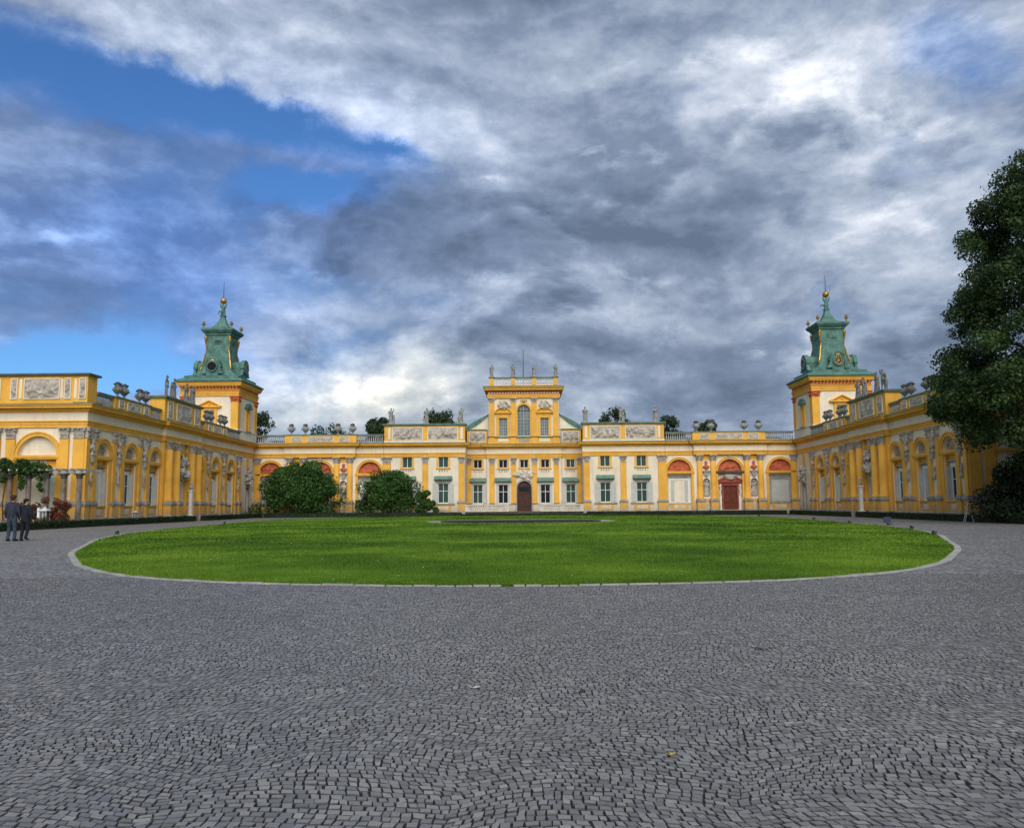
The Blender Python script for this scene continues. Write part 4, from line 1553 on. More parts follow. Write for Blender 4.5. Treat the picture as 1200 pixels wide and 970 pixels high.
        obj('apron', cached('apron2', lambda: MB().box(-.9, .9, -.05, .0, .45, 1.18)), 'yellow_plaster', w, FM @ T(X, 0, 0))
        obj('apron_panel', cached('apron2p', lambda: MB().box(-.6, .6, -.075, -.045, .6, 1.02)), 'cream_plaster', w, FM @ T(X, 0, 0))
        w = window(main, FM, X, 5.36, 1.12, 1.20, 'glass_green', .14, 0)
        obj('window_surround', cached('ws1', lambda: surround_mb(1.12, 1.2, .20, .06)), 'yellow_plaster', w, FM @ T(X, -.01, 5.36))
        obj('sill_drops', cached('drops', lambda: MB().box(-.5, .5, -.05, .0, -.26, -.20).lathe([(.04, -.5), (.07, -.42), (.03, -.3)], 6, (-.42, -.04)).lathe([(.04, -.5), (.07, -.42), (.03, -.3)], 6, (-.14, -.04)).lathe([(.04, -.5), (.07, -.42), (.03, -.3)], 6, (.14, -.04)).lathe([(.04, -.5), (.07, -.42), (.03, -.3)], 6, (.42, -.04))), 'carved_stone', w, FM @ T(X, 0, 5.42))
    entablature(main, FM @ T(0, -.02, 0), xa, xb, back=.66, dz=.003, ext=(1, .0) if sx > 0 else (.0, 1))
    # attic with reliefs
    at = obj('attic', MB().box(xa, xb, .05, 1.1, ZT + .05, 10.15), 'yellow_plaster', main, FM)
    obj('attic_cap', MB().box(xa - .15, xb + .15, -.12, 1.25, 10.15, 10.25).box(xa - .2, xb + .2, -.18, 1.3, 10.25, 10.36), 'lead_green', at, FM)
    obj('attic_base', MB().box(xa - .05, xb + .05, 0, 1.15, ZT + .05, 8.42), 'cream_plaster', at, FM)
    for (u0, u1, sd) in ((7.55, 10.85, 21), (11.55, 14.9, 27)):
        xx = sorted((sx * u0, sx * u1))
        frame_panel(at, FM @ T(0, .05, 0), xx[0], xx[1], 8.55, 9.9, sd + sx, t=.09, depth=.24, n=13)
    for px0 in (6.95, 15.2):
        obj('attic_strip', cached('astrip', lambda: MB().box(-.14, .14, -.03, .02, 8.6, 9.95)), 'cream_plaster', at, FM @ T(sx * (px0 + .1), .05, 0))

    # --- recessed bay between block and middle
    x0, x1 = 4.35, 6.7
    xa, xb = (x0, x1) if sx > 0 else (-x1, -x0)
    X = sx * 5.42
    fr = FM @ T(0, CY + .25, 0)
    wl = wall_grid(MB(), xa, xb, 0, ZA + .02, [(X - .55, X + .55, 1.30, 3.46), (X - .5, X + .5, 5.40, 6.38)], 0, .25)
    obj('wall', wl, 'cream_plaster', main, fr)
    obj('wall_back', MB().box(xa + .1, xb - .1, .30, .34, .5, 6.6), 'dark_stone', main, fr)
    pilaster(main, fr, sx * 6.42, 0, .50, .14, 1.30, 5.88, False)
    w = window(main, fr, X, 1.30, 1.10, 2.16, 'glass_green')
    shutters(w, fr, X, 1.28, 1.10, 2.2, .42)
    obj('lintel', cached('lint3', lambda: MB().box(-.75, .75, -.06, .0, 2.2, 2.40).box(-.9, .9, -.14, .0, 2.4, 2.52)), 'grey_stone', w, fr @ T(X, 0, 1.28))
    obj('hood', cached('hood3', lambda: MB().prism_yz([(0, 2.52), (-.36, 2.52), (-.36, 2.60), (-.05, 2.98), (0, 2.98)], -.98, .98)), 'pale_copper', w, fr @ T(X, 0, 1.28))
    w = window(main, fr, X, 5.40, 1.0, .98, 'glass_dark' if sx < 0 else 'glass_green', .14, 0)
    obj('window_surround', cached('ws3', lambda: surround_mb(1.0, .98, .17, .06)), 'yellow_plaster', w, fr @ T(X, 0, 5.40))
    obj('sill_drops', MESH['drops'], 'carved_stone', w, fr @ T(X, 0, 5.42))
    entablature(main, fr, xa - .0, xb, back=.6, dz=-.004, ext=(0, 0))
    at = obj('attic', MB().box(xa, xb, .1, 1.0, ZT + .04, 9.85), 'yellow_plaster', main, fr)
    xx = sorted((sx * 4.55, sx * 6.4))
    frame_panel(at, fr @ T(0, .1, 0), xx[0], xx[1], 8.5, 9.6, 31 + sx, t=.07, depth=.22, n=7)
    obj('attic_cap', MB().box(xa, xb, -.02, 1.0, 9.85, 9.97), 'copper', at, fr)
    # sweeping copper shoulder beside the belvedere
    pts = []
    for i in range(9):
        t = i / 8
        pts.append((sx * (4.20 + 3.0 * t), 9.95 + 1.75 * (1 - t) ** 1.7))
    poly = pts + [(sx * 7.2, 9.90), (sx * 4.20, 9.90)]
    poly = poly[::-1] if sx > 0 else poly
    obj('shoulder_wall', MB().prism_xz(poly, CY + 1.0, CY + 1.6), 'cream_plaster', main, FM)
    cop = MB()
    for i in range(8):
        (xa_, za), (xb_, zb) = pts[i], pts[i + 1]
        v = [(xa_, CY + .85, za + .02), (xb_, CY + .85, zb + .02), (xb_, CY + 7, zb + .02), (xa_, CY + 7, za + .02), (xa_, CY + .85, za + .16), (xb_, CY + .85, zb + .16), (xb_, CY + 7, zb + .16), (xa_, CY + 7, za + .16)]
        cop.add(v, [(0, 1, 2, 3), (7, 6, 5, 4), (4, 5, 1, 0), (5, 6, 2, 1), (6, 7, 3, 2), (7, 4, 0, 3)])
    obj('shoulder_roof', cop, 'copper', main, FM)
    edge = pts + [(sx * 7.2, 10.06)] + [(sx * (7.2 - 3.0 * i / 6), 10.06 + 1.72 * i / 6 + .12 * math.sin(PI * i / 6)) for i in range(1, 7)]
    obj('shoulder_facing', MB().prism_xz(edge[::-1] if sx < 0 else edge, CY + .82, CY + 1.3), 'copper', main, FM)

# --- middle of the front
fc = FM @ T(0, CY, 0)
PX = (1.22, 3.75)
holes = [(-.84, .84, .38, 3.04 + .84), (-.48, .48, 5.40, 6.36)]
for X in (-2.45, 2.45):
    holes += [(X - .56, X + .56, 1.30, 3.46), (X - .5, X + .5, 5.40, 6.36)]
wl = wall_grid(MB(), -4.35, 4.35, 0, ZA + .02, holes, 0, .25)
spandrel(wl, 0, 3.04, .84, 0, .25)
wl.box(-4.351, -4.33, .0, .26, 0, 8.2).box(4.33, 4.351, .0, .26, 0, 8.2)
obj('wall', wl, 'cream_plaster', main, fc)
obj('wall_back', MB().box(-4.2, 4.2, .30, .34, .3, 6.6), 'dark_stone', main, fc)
for sx in (-1, 1):
    for p in PX:
        pilaster(main, fc, sx * p, 0, .56, .16, 1.30, 5.88, False)
    X = sx * 2.45
    w = window(main, fc, X, 1.30, 1.12, 2.16, 'glass_dark')
    obj('window_surround', cached('ws4', lambda: surround_mb(1.12, 2.16, .24, .05)), 'shutter_paint', w, fc @ T(X, 0, 1.30))
    obj('lintel', cached('lint4', lambda: MB().box(-.85, .85, -.08, .0, 2.44, 2.56)), 'grey_stone', w, fc @ T(X, 0, 1.28))
    obj('hood', MESH['hood3'], 'pale_copper', w, fc @ T(X, 0, 1.29))
    w = window(main, fc, X, 5.40, 1.0, .96, 'glass_dark', .14, 0)
    obj('window_surround', MESH['ws3'], 'yellow_plaster', w, fc @ T(X, 0, 5.40))
    obj('sill_drops', MESH['drops'], 'carved_stone', w, fc @ T(X, 0, 5.42))
w = window(main, fc, 0, 5.40, .96, .96, 'glass_dark', .14, 0)
obj('window_surround', surround_mb(.96, .96, .14, .06), 'yellow_plaster', w, fc @ T(0, 0, 5.40))
dr = obj('door', MB().box(-.84, .84, .16, .22, .38, 3.0).half_disc(0, 3.0, .84, .17, 14), 'brown_door', main, fc)
dp = MB()
for sx in (-1, 1):
    for z0, z1 in ((.50, .95), (1.05, 2.35)):
        a, c = sorted((sx * .08, sx * .72))
        dp.box(a, c, .12, .16, z0, z1)
dp.box(-.84, .84, .10, .16, 2.45, 2.60).box(-.03, .03, .11, .16, .4, 2.45)
obj('door_leaf', dp, 'brown_door', dr, fc)
obj('door_glass', MB().box(-.66, -.15, .135, .15, 1.2, 2.2).box(.15, .66, .135, .15, 1.2, 2.2).box(-.6, .6, .145, .155, 2.66, 3.2), 'glass_dark', dr, fc)
df = MB().box(-1.04, -.84, -.06, .02, .38, 3.04).box(.84, 1.04, -.06, .02, .38, 3.04).arch_band(0, 3.04, .84, 1.06, -.10, .02, 14)
obj('door_surround', df, 'grey_stone', dr, fc)
obj('door_arms', trophy_mesh('door_arms', 17, 2.5, 1.35, .04, .32, 34), 'carved_light', dr, fc @ T(0, 0, 3.98))
entablature(main, fc, -4.30, 4.30, back=.6, dz=.002)
# terrace floor and steps
tr = obj('terrace', MB().box(-6.69, 6.69, .05, CY + .3, .02, .375), 'dark_stone', main, FM)
obj('terrace_step', MB().box(-6.6, 6.6, -.42, .05, .02, .25).box(-6.9, 6.9, -.85, -.42, .0, .13), 'dark_stone', tr, FM)

# --- belvedere over the middle
bz = ZT + .06
holes = [(-.76, .76, 9.12, 12.04 + .76)]
for X in (-2.42, 2.42):
    holes.append((X - .48, X + .48, 9.12, 11.25))
wl = wall_grid(MB(), -4.12, 4.12, bz, 13.75, holes, .05, .3)
spandrel(wl, 0, 12.04, .76, .05, .3)
wl.box(-4.12, -3.9, .06, 8, bz, 13.74).box(3.9, 4.12, .06, 8, bz, 13.74).box(-4.1, 4.1, 7.7, 8.01, bz, 13.73)
bel = obj('belvedere', wl, 'cream_plaster', main, fc)
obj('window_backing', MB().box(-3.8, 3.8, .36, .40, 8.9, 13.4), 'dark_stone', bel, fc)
bb = MB().box(-4.22, 4.22, .0, .3, bz, 8.95)
obj('belvedere_base', bb, 'yellow_plaster', bel, fc)
for X in (-2.42, 0, 2.42):
    obj('base_panel', cached('bp', lambda: MB().box(-.6, .6, -.03, .02, 8.45, 8.82)), 'cream_plaster' if X else 'grey_stone', bel, fc @ T(X, 0, 0))
obj('belvedere_ledge', MB().box(-4.32, 4.32, -.12, .06, 8.95, 9.06), 'copper', bel, fc)
for sx in (-1, 1):
    for p in PX:
        s = obj('pilaster', cached('bpil', lambda: MB().box(-.30, .30, -.14, .06, 9.06, 13.1).box(-.36, .36, -.2, .06, 9.06, 9.25)), 'yellow_plaster', bel, fc @ T(sx * p, 0, 0))
        obj('capital', cached('bcap', lambda: capital_mb(.58, .5, .24)), 'carved_stone', s, fc @ T(sx * p, 0, 13.1))
        obj('pedestal', cached('bped', lambda: MB().box(-.34, .34, -.1, .02, bz, 8.95)), 'yellow_plaster', s, fc @ T(sx * p, -.002, 0))
    X = sx * 2.42
    w = obj('belvedere_window', cached('bw', lambda: sash_mb(.96, 2.13, .5, 1, 5, .04)), 'shutter_paint', bel, fc @ T(X, .2, 9.12))
    obj('pane', cached('bwp', lambda: MB().box(-.45, .45, .03, .04, .03, 2.1)), 'glass_pale', w, fc @ T(X, .2, 9.12))
    obj('window_surround', cached('bws', lambda: MB().box(-.80, -.48, -.06, .06, 9.06, 11.55).box(.48, .80, -.06, .06, 9.06, 11.55).box(-.8, .8, -.075, .06, 11.25, 11.8)), 'yellow_plaster', w, fc @ T(X, 0, 0))
    obj('pediment', cached('bpd', lambda: MB().box(-1.02, 1.02, -.28, .05, 11.8, 11.92).prism_xz([(-.85, 11.92), (.85, 11.92), (.55, 12.2), (0, 12.42), (-.55, 12.2)], -.10, .05).arch_band(0, 11.30, 1.10, 1.24, -.26, .05, 10, PI * .19, PI * .81)), 'yellow_plaster', w, fc @ T(X, 0, 0))
    obj('pediment_arms', cached('bpa', lambda: trophy_mesh('pediment_arms', 21, 1.7, 1.05, .035, .3, 24)), 'carved_stone', w, fc @ T(X, -.05, 12.22))
w = obj('belvedere_window', sash_mb(1.5, 3.62, .55, 1, 8, .045), 'shutter_paint', bel, fc @ T(0, .2, 9.12))
obj('pane', MB().box(-.74, .74, .03, .04, .03, 3.0).half_disc(0, 2.92, .76, .03, 14), 'glass_pale', w, fc @ T(0, .2, 9.12))
obj('window_surround', MB().arch_band(0, 12.04, .76, .98, -.09, .06, 16).box(-.94, -.76, -.06, .06, 9.06, 12.04).box(.76, .94, -.06, .06, 9.06, 12.04), 'yellow_plaster', w, fc)
obj('sun_emblem', MB().ball((0, -.14, 13.22), .17, 10, 8).tube([(-.42, -.12, 13.2), (-.2, -.16, 13.3)], .05).tube([(.42, -.12, 13.2), (.2, -.16, 13.3)], .05), 'gold', bel, fc)
obj('architrave', MB().box(-4.25, 4.25, -.16, 8.1, 13.6, 13.8).box(-4.30, 4.30, -.2, 8.15, 13.8, 14.0), 'yellow_plaster', bel, fc)
fz = MB().box(-4.22, 4.22, -.12, 8.08, 14.0, 14.5)
obj('painted_frieze', fz, 'red_marble', bel, fc)
orn = MB()
for i in range(26):
    x = -4.05 + 8.1 * i / 25
    orn.arch_band(x, 14.08, .07, .13, -.17, -.12, 6).box(x - .02, x + .02, -.16, -.12, 14.08, 14.34)
obj('frieze_ornament', orn, 'cream_plaster', bel, fc, kind='stuff')
co = MB().box(-4.32, 4.32, -.20, 8.2, 14.44, 14.5)
for i in range(30):
    x = -4.2 + 8.4 * i / 29
    co.box(x - .06, x + .06, -.36, -.20, 14.44, 14.5)
co.box(-4.58, 4.58, -.5, 8.4, 14.503, 14.72).box(-4.70, 4.70, -.62, 8.5, 14.72, 14.84)
obj('cornice', co, 'yellow_plaster', bel, fc)
obj('cornice_flashing', MB().box(-4.76, 4.76, -.68, 8.55, 14.84, 14.95), 'lead_green', bel, fc)
# lattice parapet on top
pb = obj('roof_parapet', MB().box(-4.0, 4.0, -.12, .16, 14.95, 15.12), 'yellow_plaster', bel, fc)
obj('roof_parapet_cap', MB().box(-4.05, 4.05, -.18, .22, 15.93, 16.06), 'lead_green', pb, fc)
for p in (-3.76, -1.24, 1.24, 3.76):
    obj('parapet_post', cached('ppost', lambda: MB().box(-.23, .23, -.16, .2, 15.12, 15.93)), 'yellow_plaster', pb, fc @ T(p, 0, 0))
lat = MB()
for (a, c) in ((-3.53, -1.47), (-1.01, 1.01), (1.47, 3.53)):
    n_ = 6
    for i in range(n_):
        for k in range(2):
            lat.arch_band(a + (c - a) * (i + .5) / n_, 15.32 + .41 * k, .12, .20, -.06, .06, 12, 0, 2 * PI)
obj('parapet_lattice', lat, 'white_trim', pb, fc)
lat = MB().box(-4.0, -3.9, .2, 8, 14.95, 15.95).box(3.9, 4.0, .2, 8, 14.95, 15.95).box(-4, 4, 7.9, 8, 14.95, 15.95)
obj('side_parapet', lat, 'grey_stone', pb, fc)
fp = thing('flagpole', 'thin bare flagpole on the roof of the central upper storey', 'flagpole', fc @ T(-.03, 3.5, 14.95))
obj('pole', MB().tube([(0, 0, 0), (0, 0, 4.9)], [.055, .03], 8), 'iron', fp, fc @ T(-.03, 3.5, 14.95))
obj('pole_tip', MB().ball((0, 0, 4.95), .07), 'gold', fp, fc @ T(-.03, 3.5, 14.95))

# terrace balustrades
for sx in (-1, 1):
    t = thing('terrace_balustrade', 'pale stone balustrade on the terrace to the %s of the arched front door' % ('left' if sx < 0 else 'right'), 'balustrade', FM @ T(sx * 4, -.2, .37), 'terrace balustrades')
    a, c = sorted((sx * 1.75, sx * 6.68))
    obj('rail', MB().box(a, c, -.22, .12, 1.06, 1.2), 'carved_light', t, FM)
    obj('base_rail', MB().box(a, c, -.2, .1, .376, .52), 'carved_light', t, FM)
    for p in (1.95, 4.22, 6.48):
        obj('pier', cached('tpier', lambda: MB().box(-.24, .24, -.19, .09, .52, 1.06)), 'carved_light', t, FM @ T(sx * p, 0, 0))
    for (u, v) in ((2.2, 3.98), (4.46, 6.24)):
        for i in range(7):
            obj('baluster', cached('tbal', lambda: baluster_mb(.54, .08), True), 'carved_light', t, FM @ T(sx * (u + (v - u) * (i + .5) / 7), -.05, .52))

# ------------------------------------------------------------------ wings
YC = 70.7
SPL = math.atan(.0372)
WXC = 29.9 - .0186 + .0


def wing(sg):
    """sg -1: left wing, +1: right wing; local x runs along the front"""
    Fr = T(sg * (29.9 - .5 * .0372), YC, 0) @ RZ(-sg * (PI / 2 + SPL))
    Fr = T(sg * 29.88, YC, 0) @ RZ(PI / 2 + SPL if sg < 0 else -PI / 2 - SPL)
    side = 'left' if sg < 0 else 'right'
    P = thing('palace_wing', '%s' % ('yellow palace wing on the left with arched windows, vine pergola before its end' if sg < 0 else 'yellow palace wing on the right, its near end hidden by the big tree'), 'palace wing', Fr)

    def L(Y):
        return (Y - YC) * (1 if sg < 0 else -1)

    def rng(Y0, Y1):
        return tuple(sorted((L(Y0), L(Y1))))
    YN, YF = 54.35, 92.3
    ri, ro, zs = .98, 1.27, 4.78
    AR = [56.75, 61.1, 65.5, 75.15, 79.65, 84.3]
    holes = [(L(y) - ri, L(y) + ri, .55, zs + ri) for y in AR]
    hc = (L(70.7) - .95, L(70.7) + .95, .5, 4.85 + .95)
    holes.append(hc)
    hd = (L(90.1) - .45, L(90.1) + .45, .45, 3.2)
    holes.append(hd)
    a, c = rng(YN, YF)
    wl = wall_grid(MB(), a, c, 0, ZA + .02, holes, 0, .42)
    for y in AR:
        spandrel(wl, L(y), zs, ri, 0, .42)
    spandrel(wl, L(70.7), 4.85, .95, 0, .42)
    obj('wall', wl, 'cream_plaster', P, Fr)
    obj('bay_back', MB().box(a + .3, c - .1, .415, .6, .4, 6.5), 'cream_plaster', P, Fr)
    obj('building_mass', MB().box(a + .35, c - .1, .62, 9.0, 0, 8.15), 'cream_plaster', P, Fr)
    obj('roof', MB().prism_yz([(1.0, 8.27), (8.8, 8.27), (6.0, 9.0), (3.0, 9.0)], a + .4, c - 8), 'dark_roof', P, Fr)
    obj('plinth', MB().box(a - .02, c, -.08, .02, 0, .46).box(a - .02, c, -.05, .02, .46, .52), 'grey_stone', P, Fr)
    # arched window bays
    for k, y in enumerate(AR):
        X = L(y)
        arch_mould(P, Fr, X, zs, ri, ro, 0)
        lunette(P, Fr, X, zs + .02, ri, 60 + k % 3, 'carved_stone', .36, .16, 5)
        obj('impost', cached('wimp', lambda: MB().box(-ro - .06, ro + .06, -.13, .42, 4.62, 4.80).box(-ro - .01, ro + .01, -.09, .42, 4.52, 4.62)), 'yellow_plaster', P, Fr @ T(X, 0, 0))
        for s2 in (-1, 1):
            obj('pier', cached('wpier', lambda: MB().box(-.004, ro + .14 - ri, -.05, .02, .52, 4.52).box(-.12, -.004, .10, .42, .52, 4.52)), 'yellow_plaster', P, Fr @ T(X + s2 * ri, 0, 0) @ SC(s2, 1, 1))
        obj('spandrel_field', cached('wspf', lambda: MB().box(-ri, ri, .30, .42, 4.14, 4.52)), 'yellow_plaster', P, Fr @ T(X, 0, 0))
        if (sg < 0 and k == 0) or (sg > 0 and k == 1):
            o = obj('window', cached('wsur', lambda: surround_mb(1.06, 2.30, .2, .08)), 'white_trim', P, Fr @ T(X, .40, 1.38))
            obj('blind_panel', cached('wblind', lambda: MB().box(-.53, .53, -.03, .01, 0, 2.3).box(-.4, .4, -.05, -.03, .2, 1.1).box(-.4, .4, -.05, -.03, 1.25, 2.15)), 'cream_plaster' if sg < 0 else 'shutter_paint', o, Fr @ T(X, .40, 1.38))
        else:
            o = window(P, Fr, X, 1.38, 1.06, 2.30, 'glass_dark', .33)
            obj('window_surround', MESH.get('wsur') or cached('wsur', lambda: surround_mb(1.06, 2.30, .2, .08)), 'white_trim', o, Fr @ T(X, .40, 1.38))
        obj('lintel', cached('wlint', lambda: MB().box(-.74, .74, -.10, .02, 2.50, 2.66).box(-.84, .84, -.22, .02, 2.66, 2.76)), 'grey_stone', o, Fr @ T(X, .40, 1.38))
        for s2 in (-1, 1):      # folded shutters standing against the reveals
            obj('shutter', cached('wshut', lambda: MB().box(-.02, .02, -.14, .16, 0, 2.30).box(-.03, .03, -.11, .13, .15, 1.05).box(-.03, .03, -.11, .13, 1.2, 2.1)), 'shutter_paint', o, Fr @ T(X + s2 * .66, .16, 1.38))
        ap = obj('apron', cached('wapron', lambda: MB().box(-ri, ri, .12, .42, .55, 1.26).box(-ri, ri, .04, .42, 1.26, 1.36)), 'yellow_plaster', o, Fr @ T(X, 0, 0))
        obj('apron_panel', cached('wapronp', lambda: MB().box(-.42, .42, .09, .125, .68, 1.1)), 'cream_plaster', o, Fr @ T(X, 0, 0))
    # paired pilasters with a bust and trophy between them
    for q, (y, hwid) in enumerate(((54.98, .52), (59.0, .64), (63.35, .68), (77.45, .62), (82.0, .66), (86.7, .68))):
        for s2 in (-1, 1):
            pilaster(P, Fr, L(y) + s2 * hwid, 0, .46, .14)
        X = L(y)
        obj('niche_strip', cached('wns', lambda: MB().box(-.20, .20, -.03, .02, 1.75, 6.5)), 'cream_plaster', P, Fr @ T(X, 0, 0))
        obj('trophy', cached('wtro', lambda: trophy_mesh('trophy', 33, .42, 1.5, .035, .2, 18)), 'carved_stone', P, Fr @ T(X, -.03, 2.65))
        br = obj('bracket', cached('wbr', lambda: MB().box(-.28, .28, -.34, .02, 4.78, 4.88).prism_xz([(-.22, 4.78), (-.08, 4.3), (.08, 4.3), (.22, 4.78)], -.26, .02)), 'carved_stone', P, Fr @ T(X, 0, 0))
        o = obj('portrait_bust', BUST, 'carved_stone', None, Fr @ T(X, -.14, 4.90) @ SC(1.05, 1, 1.25))
        nmb = ('nearest the camera', 'second from the near end', 'third from the near end', 'just beyond the wing doorway', 'second beyond the wing doorway', 'closest to the tower')[q]
        tag(o, 'stone bust on a bracket of the %s wing, %s' % (side, nmb), 'bust', 'stone busts along the wings')
    # the middle bay steps forward with columns and a portal
    a, c = rng(66.65, 74.75)
    fp_ = Fr @ T(0, -.30, 0)
    pj = MB()
    for (y0, y1) in ((66.65, 69.55), (71.85, 74.75)):
        u, v = rng(y0, y1)
        pj.box(u, v, 0, .29, .5, ZA + .018)
    obj('projecting_wall', pj, 'yellow_plaster', P, fp_)
    for y in (67.35, 69.0, 72.4, 74.05):
        column(P, fp_, L(y), -.12, .33)
    for y in (68.18, 73.22):
        obj('niche_strip', cached('wns2', lambda: MB().box(-.2, .2, -.03, .02, 1.75, 6.5)), 'cream_plaster', P, fp_ @ T(L(y), 0, 0))
        obj('trophy', cached('wtro2', lambda: trophy_mesh('trophy', 35, .4, 1.3, .035, .18, 16)), 'carved_stone', P, fp_ @ T(L(y), -.03, 4.6))
    arch_mould(P, fp_, L(70.7), 4.85, .95, 1.22, .0, .06)
    X = L(70.7)
    lunette(P, Fr, X, 4.6, .95, 71, 'carved_stone', .38, .2, 6)
    d = obj('wing_door', MB().box(-.5, .5, .30, .38, .45, 3.1), 'brown_door', P, Fr @ T(X, 0, 0))
    obj('portal_frame', MB().box(-.72, -.5, .1, .4, .45, 3.2).box(.5, .72, .1, .4, .45, 3.2).box(-.8, .8, .05, .4, 3.2, 3.4), 'white_trim', d, Fr @ T(X, 0, 0))
    obj('portal_trophy', cached('wptro', lambda: trophy_mesh('portal_trophy', 41, 1.8, 2.3, .045, .6, 44)), 'carved_stone', d, Fr @ T(X, -.05, 3.3))
    obj('door_step', MB().box(-1.3, 1.3, -.9, .3, 0, .22).box(-1.05, 1.05, -.45, .3, .22, .44), 'dark_stone', d, Fr @ T(X, -.3, 0))
    st = thing('herm_pillar', 'slender pale stone pillar with a carved bust before the %s wing doorway' % side, 'statue', Fr @ T(X - sg * .0 + (1.05 if sg < 0 else -1.05), -.72, 0), 'stone pillars before the wing doors')
    Ms = WM[st]
    obj('pillar', MB().box(-.22, .22, -.22, .22, 0, .5).box(-.13, .13, -.13, .13, .5, 2.55).box(-.2, .2, -.2, .2, 2.55, 2.66), 'white_trim', st, Ms)
    obj('bust', BUST, 'carved_stone', st, Ms @ T(0, 0, 2.66) @ SC(.85))
    # corner bay with a narrow door under a trophy
    X = L(90.1)
    d = obj('corner_door', MB().box(-.45, .45, .34, .40, .4, 3.2), 'brown_door', P, Fr @ T(X, 0, 0))
    obj('door_surround', MB().box(-.68, -.45, -.10, .4, .4, 3.2).box(.45, .68, -.10, .4, .4, 3.2).box(-.75, .75, -.15, .4, 3.2, 3.38), 'grey_stone', d, Fr @ T(X, 0, 0))
    obj('door_trophy', cached('wctro', lambda: trophy_mesh('door_trophy', 51, 1.6, 1.9, .045, .5, 36)), 'carved_stone', d, Fr @ T(X, -.08, 3.38))
    obj('upper_strip', MB().box(-.35, .35, -.05, .02, 5.2, 6.4), 'yellow_plaster', P, Fr @ T(X, 0, 0))
    # entablature and roofline
    a, c = rng(YN, YF)
    e = (1, 0) if sg < 0 else (0, 1)
    entablature(P, Fr, a, c, back=.66, dz=.004, ext=e)
    a, c = rng(66.6, 74.8)
    entablature(P, fp_, a, c, back=.4, dz=.009)
    for (y0, y1) in ((58.15, 64.2), (76.65, 82.9)):
        a, c = rng(y0, y1)
        par = obj('parapet', MB().box(a, c, -.10, .28, ZT + .05, 9.12), 'yellow_plaster', P, Fr)
        obj('parapet_cap', MB().box(a - .08, c + .08, -.18, .36, 9.12, 9.23), 'lead_green', par, Fr)
        m = (a + c) / 2
        for (u0, u1, sd) in ((-2.5, -1.75, 1), (-1.1, 1.1, 2), (1.75, 2.5, 3)):
            frame_panel(par, Fr @ T(0, -.10, 0), m + u0, m + u1, 8.45, 8.95, sd + 80, t=.05, depth=.08)
    for (y0, y1) in ((55.75, 58.12), (64.23, 66.5), (74.9, 76.6), (82.95, 87.6)):
        a, c = rng(y0, y1)
        balustrade(P, Fr, a, c, ZT + .05, 9.2, -.02)
    a, c = rng(66.55, 74.85)
    at = obj('attic', MB().box(a, c, -.25, 1.0, ZT + .06, 10.15), 'yellow_plaster', P, Fr)
    obj('attic_cap', MB().box(a - .15, c + .15, -.4, 1.15, 10.15, 10.25).box(a - .2, c + .2, -.46, 1.2, 10.25, 10.36), 'lead_green', at, Fr)
    m = (a + c) / 2
    for (u0, u1, sd) in ((-3.5, -2.55, 5), (-1.6, 1.6, 6), (2.55, 3.5, 7)):
        frame_panel(at, Fr @ T(0, -.25, 0), m + u0, m + u1, 8.6, 9.9, sd + 90, t=.08, depth=.13, n=10 if u0 == -1.6 else 3)
    # end pavilion, its front turned to the camera
    fe = T(sg * 29.27, YN, 0)
    s = sg
    def XX(u):      # distance outwards from the corner
        return s * u
    W_ = 9.5
    a, c = sorted((0, XX(W_)))
    acx = 3.22
    we_ = wall_grid(MB(), a, c, 0, ZA + .02, [(XX(acx) - 1.32, XX(acx) + 1.32, .5, 4.72 + 1.32)], -.003, .35)
    spandrel(we_, XX(acx), 4.72, 1.32, -.003, .35)
    obj('end_wall', we_, 'cream_plaster', P, fe)
    obj('end_back', MB().box(XX(acx) - 1.35, XX(acx) + 1.35, .33, .36, .4, 6.2), 'cream_plaster', P, fe)
    obj('plinth', MB().box(a, c, -.09, .02, 0, .50), 'grey_stone', P, fe)
    for u, w_ in ((.40, .78), (1.40, .62), (5.05, .62), (6.05, .62)):
        pilaster(P, fe, XX(u), 0, w_, .15)
    arch_mould(P, fe, XX(acx), 4.72, 1.32, 1.62, 0)
    o = obj('lunette', cached('elun', lambda: MB().half_disc(0, 0, 1.32, 0, 20)), 'cream_plaster', P, fe @ T(XX(acx), .30, 4.75))
    obj('impost', cached('eimp', lambda: MB().box(-1.66, 1.66, -.14, .34, 4.58, 4.75).box(-1.6, 1.6, -.1, .34, 4.48, 4.58)), 'yellow_plaster', P, fe @ T(XX(acx), 0, 0))
    pr = MB().box(-.15, .15, -.06, .02, .5, 4.48)
    for s2 in (-1, 1):
        obj('pier', cached('epier', lambda: pr), 'yellow_plaster', P, fe @ T(XX(acx) + s2 * 1.47, 0, 0))
    obj('spandrel_field', cached('espf', lambda: MB().box(-1.32, 1.32, .26, .34, 3.95, 4.48)), 'yellow_plaster', P, fe @ T(XX(acx), 0, 0))
    for s2 in (-1, 1):
        obj('shutter', cached('eshut', lambda: shutter_mb(1.15, 2.6)), 'green_shutter', P, fe @ T(XX(acx) + (-1.16 if s2 < 0 else .01), .30, 1.3))
    obj('sill', cached('esill', lambda: MB().box(-1.32, 1.32, .0, .34, .9, 1.28)), 'grey_stone', P, fe @ T(XX(acx), 0, 0))
    entablature(P, fe, a, c, back=.66, dz=.007, ext=(.0, .99) if sg < 0 else (.99, 0))
    a, c = sorted((XX(.1), XX(W_)))
    at = obj('end_attic', MB().box(a, c, .1, 1.3, ZT + .07, 10.16), 'yellow_plaster', P, fe)
    obj('attic_cap', MB().box(min(a, c) - .2, max(a, c) + .2, -.08, 1.5, 10.16, 10.30), 'dark_lead', at, fe)
